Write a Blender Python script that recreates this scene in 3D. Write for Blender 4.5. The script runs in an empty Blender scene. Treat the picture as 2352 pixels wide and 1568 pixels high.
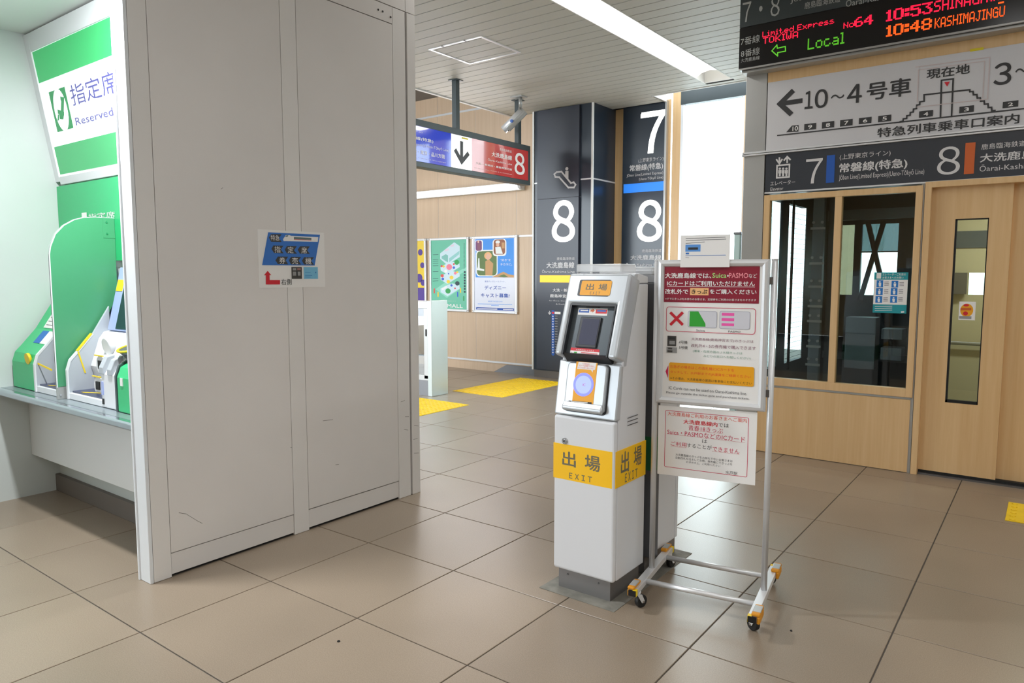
import bpy, math, random, json
from mathutils import Matrix, Vector
random.seed(7)
SC = bpy.context.scene
COL = SC.collection
PI = math.pi

# ------------------------------------------------------------------ camera, sky, lamps, exposure
cam = bpy.data.objects.new('camera', bpy.data.cameras.new('camera'))
COL.objects.link(cam)
cam.location = (0, 0, 1.425)
cam.rotation_euler = (math.radians(90 - 5.4055), 0, math.radians(36.936))
cam.data.sensor_width = 36
cam.data.lens = 25.32
cam.data.clip_start = .02
SC.camera = cam
SC.view_settings.view_transform = 'Standard'
SC.view_settings.look = 'None'
SC.view_settings.gamma = 1
SC.view_settings.use_curve_mapping = False
SC.view_settings.exposure = 0.08
SC.cycles.use_denoising = True
SC.cycles.max_bounces = 10
SC.cycles.transparent_max_bounces = 16
SC.cycles.sample_clamp_indirect = 6

world = bpy.data.worlds.new('overcast_sky')
SC.world = world
world.use_nodes = True
bg = world.node_tree.nodes['Background']
bg.inputs[0].default_value = (.86, .94, 1.0, 1)
bg.inputs[1].default_value = 7.5

def area(name, loc, sx, sy, power, rot=(0, 0, 0), col=(1, .99, .975)):
    l = bpy.data.lights.new(name, 'AREA')
    l.shape = 'RECTANGLE'; l.size = sx; l.size_y = sy; l.energy = power; l.color = col
    o = bpy.data.objects.new(name, l); COL.objects.link(o)
    o.location = loc; o.rotation_euler = rot
    return o
# seen ceiling strip first; other rows unseen, without fittings, added to light the room
ROWS = [(-3.16, 3.5, 8.07), (-.4, -4.5, 3.6), (2.4, -4.5, 5.2), (-2.6, -4.5, .6)]
for x, y0, y1 in ROWS:
    area('row_light', (x, (y0 + y1) / 2, 3.575), .2, y1 - y0, (13 if y1 > 8 else 14 if x > 2 else 4.5) * (y1 - y0))
area('alcove_lamp_light', (-3.52, 1.30, 2.855), .26, .10, 70, (math.radians(14), 0, 0), (.96, .985, 1))
area('wall_tube_light', (-6.9, 8.0, 2.60), 1.9, .05, 26, (math.radians(80), 0, PI), (1, .95, .95))

# ------------------------------------------------------------------ materials
def lin(c):
    return tuple(((v / 255) / 12.92 if v / 255 <= .04045 else ((v / 255 + .055) / 1.055) ** 2.4) for v in c) + (1,)
MATS = {}
def mat(name, col, rough=.5, metal=0, spec=.5, emit=0, bump=0, bscale=200, var=0, vscale=3, coat=0):
    if name in MATS: return MATS[name]
    m = bpy.data.materials.new(name); m.use_nodes = True
    nt = m.node_tree; b = nt.nodes['Principled BSDF']
    c = lin(col)
    b.inputs['Base Color'].default_value = c
    b.inputs['Roughness'].default_value = rough
    b.inputs['Metallic'].default_value = metal
    b.inputs['Specular IOR Level'].default_value = spec
    b.inputs['Coat Weight'].default_value = coat
    if emit:
        b.inputs['Emission Color'].default_value = c
        b.inputs['Emission Strength'].default_value = emit
    if bump or var:
        tc = nt.nodes.new('ShaderNodeTexCoord')
    if var:
        n = nt.nodes.new('ShaderNodeTexNoise'); n.inputs['Scale'].default_value = vscale; n.inputs['Detail'].default_value = 5
        nt.links.new(tc.outputs['Object'], n.inputs['Vector'])
        mr = nt.nodes.new('ShaderNodeMapRange'); mr.inputs[1].default_value = .3; mr.inputs[2].default_value = .7
        mr.inputs[3].default_value = 1 - var; mr.inputs[4].default_value = 1 + var
        nt.links.new(n.outputs[0], mr.inputs[0])
        mx = nt.nodes.new('ShaderNodeVectorMath'); mx.operation = 'SCALE'
        mx.inputs[0].default_value = c[:3]
        nt.links.new(mr.outputs[0], mx.inputs['Scale'])
        nt.links.new(mx.outputs[0], b.inputs['Base Color'])
    if bump:
        n = nt.nodes.new('ShaderNodeTexNoise'); n.inputs['Scale'].default_value = bscale
        nt.links.new(tc.outputs['Object'], n.inputs['Vector'])
        bp = nt.nodes.new('ShaderNodeBump'); bp.inputs['Strength'].default_value = bump; bp.inputs['Distance'].default_value = .002
        nt.links.new(n.outputs[0], bp.inputs['Height'])
        nt.links.new(bp.outputs[0], b.inputs['Normal'])
    MATS[name] = m
    return m
def wood(name, col, dark, rough=.4):
    m = bpy.data.materials.new(name); m.use_nodes = True
    nt = m.node_tree; b = nt.nodes['Principled BSDF']
    tc = nt.nodes.new('ShaderNodeTexCoord')
    mp = nt.nodes.new('ShaderNodeMapping'); mp.inputs['Scale'].default_value = (9, 9, .35)
    nt.links.new(tc.outputs['Object'], mp.inputs[0])
    n = nt.nodes.new('ShaderNodeTexNoise'); n.inputs['Scale'].default_value = 3; n.inputs['Detail'].default_value = 8; n.inputs['Roughness'].default_value = .65
    nt.links.new(mp.outputs[0], n.inputs['Vector'])
    r = nt.nodes.new('ShaderNodeValToRGB')
    r.color_ramp.elements[0].position = .3; r.color_ramp.elements[0].color = lin(dark)
    r.color_ramp.elements[1].position = .7; r.color_ramp.elements[1].color = lin(col)
    nt.links.new(n.outputs[0], r.inputs[0]); nt.links.new(r.outputs[0], b.inputs['Base Color'])
    b.inputs['Roughness'].default_value = rough
    MATS[name] = m
    return m
def tile_mat(name, col):
    m = bpy.data.materials.new(name); m.use_nodes = True
    nt = m.node_tree; b = nt.nodes['Principled BSDF']; L = nt.links.new
    tc = nt.nodes.new('ShaderNodeTexCoord'); oi = nt.nodes.new('ShaderNodeObjectInfo')
    geo = nt.nodes.new('ShaderNodeNewGeometry')
    n1 = nt.nodes.new('ShaderNodeTexNoise'); n1.inputs['Scale'].default_value = 260; n1.inputs['Detail'].default_value = 2
    n2 = nt.nodes.new('ShaderNodeTexNoise'); n2.inputs['Scale'].default_value = 1.6; n2.inputs['Detail'].default_value = 2
    L(geo.outputs['Position'], n1.inputs['Vector']); L(geo.outputs['Position'], n2.inputs['Vector'])
    def mr(src, a, b_, c, d):
        q = nt.nodes.new('ShaderNodeMapRange')
        for i, v in zip((1, 2, 3, 4), (a, b_, c, d)): q.inputs[i].default_value = v
        L(src, q.inputs[0]); return q.outputs[0]
    def mul(a, b_):
        q = nt.nodes.new('ShaderNodeMath'); q.operation = 'MULTIPLY'; L(a, q.inputs[0]); L(b_, q.inputs[1]); return q.outputs[0]
    f = mul(mul(mr(n1.outputs[0], .35, .65, .88, 1.12), mr(n2.outputs[0], .1, .9, .88, 1.12)), mr(oi.outputs['Random'], 0, 1, .95, 1.05))
    s = nt.nodes.new('ShaderNodeVectorMath'); s.operation = 'SCALE'; s.inputs[0].default_value = lin(col)[:3]
    L(f, s.inputs['Scale']); L(s.outputs[0], b.inputs['Base Color'])
    b.inputs['Roughness'].default_value = .31
    bp = nt.nodes.new('ShaderNodeBump'); bp.inputs['Strength'].default_value = .12; bp.inputs['Distance'].default_value = .001
    n3 = nt.nodes.new('ShaderNodeTexNoise'); n3.inputs['Scale'].default_value = 110
    L(geo.outputs['Position'], n3.inputs['Vector'])
    L(n3.outputs[0], bp.inputs['Height']); L(bp.outputs[0], b.inputs['Normal'])
    MATS[name] = m
    return m
def glass(name, tint=(235, 245, 245), refl=1.0, base=.03):
    m = bpy.data.materials.new(name); m.use_nodes = True
    nt = m.node_tree; nt.nodes.clear(); L = nt.links.new
    out = nt.nodes.new('ShaderNodeOutputMaterial')
    t = nt.nodes.new('ShaderNodeBsdfTransparent'); t.inputs[0].default_value = lin(tint)
    g = nt.nodes.new('ShaderNodeBsdfGlossy'); g.inputs['Roughness'].default_value = .01
    lw = nt.nodes.new('ShaderNodeLayerWeight'); lw.inputs['Blend'].default_value = .5
    pw = nt.nodes.new('ShaderNodeMath'); pw.operation = 'POWER'; pw.inputs[1].default_value = 5; L(lw.outputs['Facing'], pw.inputs[0])
    mu = nt.nodes.new('ShaderNodeMath'); mu.operation = 'MULTIPLY_ADD'; mu.inputs[1].default_value = .9 * refl; mu.inputs[2].default_value = .03 * refl + base
    L(pw.outputs[0], mu.inputs[0])
    mx = nt.nodes.new('ShaderNodeMixShader')
    L(mu.outputs[0], mx.inputs[0]); L(t.outputs[0], mx.inputs[1]); L(g.outputs[0], mx.inputs[2]); L(mx.outputs[0], out.inputs[0])
    MATS[name] = m
    return m
def led(name, col, strength):
    m = bpy.data.materials.new(name); m.use_nodes = True
    nt = m.node_tree; b = nt.nodes['Principled BSDF']; L = nt.links.new
    b.inputs['Base Color'].default_value = (.01, .01, .01, 1)
    b.inputs['Emission Color'].default_value = lin(col)
    b.inputs['Emission Strength'].default_value = strength
    MATS[name] = m
    return m
    geo = nt.nodes.new('ShaderNodeTexCoord'); sp = nt.nodes.new('ShaderNodeSeparateXYZ'); L(geo.outputs['Object'], sp.inputs[0])
    def wave(o):
        a = nt.nodes.new('ShaderNodeMath'); a.operation = 'MULTIPLY'; a.inputs[1].default_value = 2 * PI / .0085; L(o, a.inputs[0])
        c = nt.nodes.new('ShaderNodeMath'); c.operation = 'COSINE'; L(a.outputs[0], c.inputs[0]); return c.outputs[0]
    ad = nt.nodes.new('ShaderNodeMath'); ad.operation = 'ADD'; L(wave(sp.outputs[0]), ad.inputs[0]); L(wave(sp.outputs[2]), ad.inputs[1])
    q = nt.nodes.new('ShaderNodeMapRange'); q.inputs[1].default_value = -.9; q.inputs[2].default_value = .3; q.inputs[3].default_value = strength * .3; q.inputs[4].default_value = strength
    L(ad.outputs[0], q.inputs[0]); L(q.outputs[0], b.inputs['Emission Strength'])
    MATS[name] = m
    return m

mat('grout', (86, 80, 74), .9)
tile_mat('tile', (147, 132, 115))
mat('patch', (128, 126, 118), .85, bump=.8, bscale=60, var=.25, vscale=14)
mat('ceil_void', (26, 26, 26), .9)
mat('slat', (205, 203, 196), .55)
mat('ceil_white', (234, 234, 232), .6)
mat('soffit', (120, 115, 112), .8)
mat('panel_paint', (229, 225, 222), .45, bump=.08, bscale=260, var=.03, vscale=1.6)
mat('stile_paint', (231, 228, 225), .45, bump=.08, bscale=260, var=.02)
mat('cap_white', (232, 236, 240), .4)
mat('gap_black', (24, 24, 24), .8)
mat('wall_white', (206, 213, 211), .6, var=.03, vscale=1.2)
wood('wood_lift', (226, 191, 142), (215, 176, 125), .38)
wood('wood_wall', (210, 184, 156), (200, 172, 143), .42)
mat('alu', (224, 225, 227), .34, .4)
mat('alu_trim', (214, 214, 216), .4, .3)
mat('steel', (178, 178, 176), .34, .45, var=.05, vscale=2)
mat('steel_bright', (176, 182, 178), .36, .7, bump=.1, bscale=15)
mat('steel_dark', (120, 120, 122), .4, .8)
mat('navy_panel', (52, 56, 68), .32)
mat('navy_gloss', (44, 54, 66), .22)
mat('sign_dark', (50, 54, 62), .35)
mat('frame_dark', (56, 65, 67), .4, .1)
mat('black', (16, 16, 17), .5)
mat('rubber', (24, 24, 25), .55)
mat('led_black', (20, 20, 22), .22)
mat('led_head', (58, 66, 68), .35)
mat('signboard', (210, 209, 212), .45)
mat('tac_yellow', (246, 205, 20), .5, var=.06, vscale=12)
mat('gate_white', (222, 224, 228), .35)
mat('gate_silver', (196, 201, 206), .3, .35)
mat('gate_grey', (86, 94, 100), .35, .3)
mat('gate_dark', (46, 49, 54), .4)
mat('gate_screen', (84, 86, 104), .15)
mat('gate_back', (92, 94, 98), .5)
mat('band_yellow', (255, 198, 0), .4)
mat('band_green', (30, 104, 60), .4)
mat('plinth', (136, 134, 134), .4, .6)
mat('kiosk_green', (52, 188, 120), .35)
mat('divider_green', (78, 154, 112), .3)
mat('kiosk_white', (230, 232, 236), .4)
mat('kiosk_grey', (182, 188, 196), .4)
mat('kiosk_navy', (58, 64, 92), .3)
mat('kiosk_lilac', (168, 182, 232), .3)
mat('kiosk_screen', (40, 58, 66), .12)
mat('tape_yellow', (238, 208, 40), .5)
mat('counter', (158, 168, 174), .3, .55)
mat('counter_edge', (196, 204, 214), .2, .9)
mat('box_white', (226, 228, 228), .5)
mat('skirt', (112, 104, 98), .5)
mat('bumper', (214, 142, 22), .6)
mat('chrome', (210, 210, 212), .15, 1)
mat('cab_beige', (176, 168, 140), .5)
mat('shaft_dark', (66, 74, 80), .6)
mat('shaft_steel', (120, 128, 134), .45, .4)
mat('wire', (90, 104, 104), .5, .3)
mat('tube', (255, 255, 255), .5, emit=3.0)
mat('tube_soft', (255, 252, 246), .5, emit=2.2)
mat('added_cab_lamp', (255, 255, 255), .5, emit=3)
mat('rsvwhite', (250, 252, 255), .4, emit=.5)
mat('rsv_face', (250, 252, 255), .4, emit=.55)
mat('hang_blue', (20, 52, 190), .12, emit=.35, coat=1)
mat('hang_white', (245, 245, 245), .12, emit=.55, coat=1)
mat('hang_red', (172, 52, 50), .12, emit=.3, coat=1)
mat('clear_cap', (225, 230, 232), .15)
glass('pane', (244, 249, 248), .9, .01)
glass('pane_shaft', (232, 238, 238), .9, .015)
glass('pane_wired', (226, 232, 222), .8, .02)
glass('acrylic', (220, 226, 228), 1.2, .12)
m_ = mat('cap_clear', (236, 238, 240), .18); m_.node_tree.nodes['Principled BSDF'].inputs['Alpha'].default_value = .5
D = dict(ink=(52, 52, 54), paper=(240, 238, 236), red=(214, 30, 48), blue=(28, 88, 178), orange=(206, 98, 40), hatchline=(206, 192, 192), yellowsign=(222, 204, 30),
    signgrey=(216, 214, 214), ledgrey=(176, 178, 176), pale=(205, 202, 204), signwhite=(214, 212, 214), nblue=(52, 116, 200), chev=(62, 62, 62), trainglass=(100, 120, 118),
    photodark=(66, 64, 62), photodark2=(40, 42, 46), photogrey=(150, 150, 150), photored=(160, 110, 104), ticketblue=(120, 190, 224), inkblue=(40, 110, 190), maroon=(140, 18, 46),
    sgreen=(176, 220, 130), spink=(246, 150, 160), peach=(246, 190, 130), black=(24, 22, 22), crimson=(206, 28, 78), cardedge=(176, 176, 190), card=(212, 212, 220), green=(46, 164, 50),
    pink=(244, 92, 176), plum=(136, 84, 104), sage=(120, 160, 140), amber=(238, 166, 18), redorange=(226, 66, 34), textgrey=(92, 92, 96), photosky=(90, 150, 220), amber2=(246, 172, 40),
    signgreyd=(112, 104, 84), blue2=(60, 110, 200), teal=(20, 150, 160), iconblue=(30, 120, 200), rgreen=(50, 146, 88), navy=(84, 84, 150), gpan=(60, 176, 104), gpan2=(70, 170, 108),
    mint=(112, 194, 164), mintl=(146, 214, 190), icewhite=(206, 226, 234), mintd=(130, 190, 180), mintd2=(148, 204, 200), pinkl=(226, 206, 220), ppink=(238, 130, 150), pred=(222, 80, 80),
    pyel=(240, 206, 70), pgrn=(54, 160, 84), pblue=(60, 100, 200), dark=(44, 66, 74), pskyblue=(66, 146, 230), pwhite=(226, 228, 240), leaf=(96, 120, 66), brown=(150, 90, 60), purple=(120, 70, 120),
    straw=(232, 176, 120), skin=(226, 176, 150), pale_tan=(196, 150, 100), photowhite=(230, 232, 230), pnavy=(36, 80, 170))
for k, v in D.items():
    if k not in MATS: mat(k, v, .5)
for k in ('gpan', 'gpan2', 'rgreen', 'navy'):
    MATS.pop(k)
mat('gpan', D['gpan'], .4, emit=.45); mat('gpan2', D['gpan2'], .4, emit=.4); mat('rgreen', D['rgreen'], .4, emit=.3); mat('navy', D['navy'], .4, emit=.4)
mat('yellow', (255, 190, 10), .4, emit=.5); mat('skyblue', (36, 130, 240), .4, emit=.5)
mat('litwhite', (255, 255, 250), .4, emit=1.6)
mat('ring', (112, 118, 255), .3, emit=.7); mat('ring2', (150, 164, 250), .3, emit=.6)
mat('slit', (90, 90, 92), .6)
led('led_red', (255, 22, 60), 1.7); led('led_orange', (255, 84, 20), 1.7); led('led_green', (96, 200, 40), .9)

# ------------------------------------------------------------------ mesh helpers
class MB:
    def __init__(s): s.v = []; s.f = []; s.m = []; s.sm = []; s.cur = 0
    def add(s, vs, fs, smooth=False):
        o = len(s.v); s.v += [tuple(p) for p in vs]
        for f in fs:
            s.f.append([i + o for i in f]); s.m.append(s.cur); s.sm.append(smooth)
        return s
    def box(s, x0, x1, y0, y1, z0, z1):
        vs = [(x, y, z) for z in (z0, z1) for y in (y0, y1) for x in (x0, x1)]
        return s.add(vs, [(0, 2, 3, 1), (4, 5, 7, 6), (0, 1, 5, 4), (2, 6, 7, 3), (0, 4, 6, 2), (1, 3, 7, 5)])
    def prism(s, pts, vec):
        n = len(pts); vec = Vector(vec)
        vs = [Vector(p) for p in pts] + [Vector(p) + vec for p in pts]
        nrm = Vector((0, 0, 0))
        for i in range(n): nrm += vs[i].cross(vs[(i + 1) % n])
        fs = [list(range(n))[::-1], list(range(n, 2 * n))] + [(i, (i + 1) % n, n + (i + 1) % n, n + i) for i in range(n)]
        if nrm.dot(vec) < 0: fs = [list(f)[::-1] for f in fs]
        return s.add(vs, fs)
    def yz(s, poly, x0, x1): return s.prism([(x0, y, z) for y, z in poly], (x1 - x0, 0, 0))
    def xz(s, poly, y0, y1): return s.prism([(x, y0, z) for x, z in poly], (0, y1 - y0, 0))
    def xy(s, poly, z0, z1): return s.prism([(x, y, z0) for x, y in poly], (0, 0, z1 - z0))
    def cyl(s, p0, p1, r, n=16, r1=None):
        p0 = Vector(p0); p1 = Vector(p1); r1 = r if r1 is None else r1
        d = (p1 - p0).normalized(); a = d.orthogonal().normalized(); b = d.cross(a)
        vs = [p0 + (a * math.cos(2 * PI * i / n) + b * math.sin(2 * PI * i / n)) * r for i in range(n)] + [p1 + (a * math.cos(2 * PI * i / n) + b * math.sin(2 * PI * i / n)) * r1 for i in range(n)]
        s.add(vs, [list(range(n))[::-1], list(range(n, 2 * n))])
        o = len(s.v) - 2 * n
        for i in range(n):
            s.f.append([o + i, o + (i + 1) % n, o + n + (i + 1) % n, o + n + i]); s.m.append(s.cur); s.sm.append(True)
        return s
    def ring(s, c, axis, R, r, n=20, k=8, sx=1.0):     # torus
        c = Vector(c); d = Vector(axis).normalized(); a = d.orthogonal().normalized(); b = d.cross(a)
        vs = []
        for i in range(n):
            t = 2 * PI * i / n; e = a * math.cos(t) * sx + b * math.sin(t)
            for j in range(k):
                q = 2 * PI * j / k; vs.append(c + e * R + (e * math.cos(q) + d * math.sin(q)) * r)
        return s.add(vs, [(i * k + j, ((i + 1) % n) * k + j, ((i + 1) % n) * k + (j + 1) % k, i * k + (j + 1) % k) for i in range(n) for j in range(k)], True)
WM = {}
def W(o): return WM.get(o.name, Matrix.Identity(4)) if o else Matrix.Identity(4)
def obj(name, mb, m, parent=None, bevel=0, seg=2, local=False, kind=None, label=None):
    me = bpy.data.meshes.new(name)
    vs = mb.v
    if parent and not local:
        inv = W(parent).inverted(); vs = [inv @ Vector(p) for p in vs]
    me.from_pydata([tuple(v) for v in vs], [], mb.f)
    ms = m if isinstance(m, (list, tuple)) else [m]
    for k in ms: me.materials.append(MATS[k])
    me.polygons.foreach_set('material_index', mb.m)
    me.polygons.foreach_set('use_smooth', mb.sm)
    me.update()
    o = bpy.data.objects.new(name, me); COL.objects.link(o)
    if parent: o.parent = parent
    WM[o.name] = W(parent)
    if bevel:
        b = o.modifiers.new('bevel', 'BEVEL'); b.width = bevel; b.segments = seg; b.limit_method = 'ANGLE'; b.angle_limit = math.radians(40)
    if kind: o['kind'] = kind
    if label: o['label'] = label
    return o
def struct(name, mb, m, bevel=0): return obj(name, mb, m, None, bevel, kind='structure')
def thing(name, label, cat, loc=(0, 0, 0), rotz=0, group=None):
    o = bpy.data.objects.new(name, None); COL.objects.link(o); o.empty_display_size = .1
    o.location = loc; o.rotation_euler = (0, 0, rotz)
    o['label'] = label; o['category'] = cat
    if group: o['group'] = group
    WM[o.name] = Matrix.Translation(loc) @ Matrix.Rotation(rotz, 4, 'Z')
    return o
def tag(o, label, cat, group=None):
    o['label'] = label; o['category'] = cat
    if group: o['group'] = group
    return o
def B(*a): return MB().box(*a)

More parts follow.
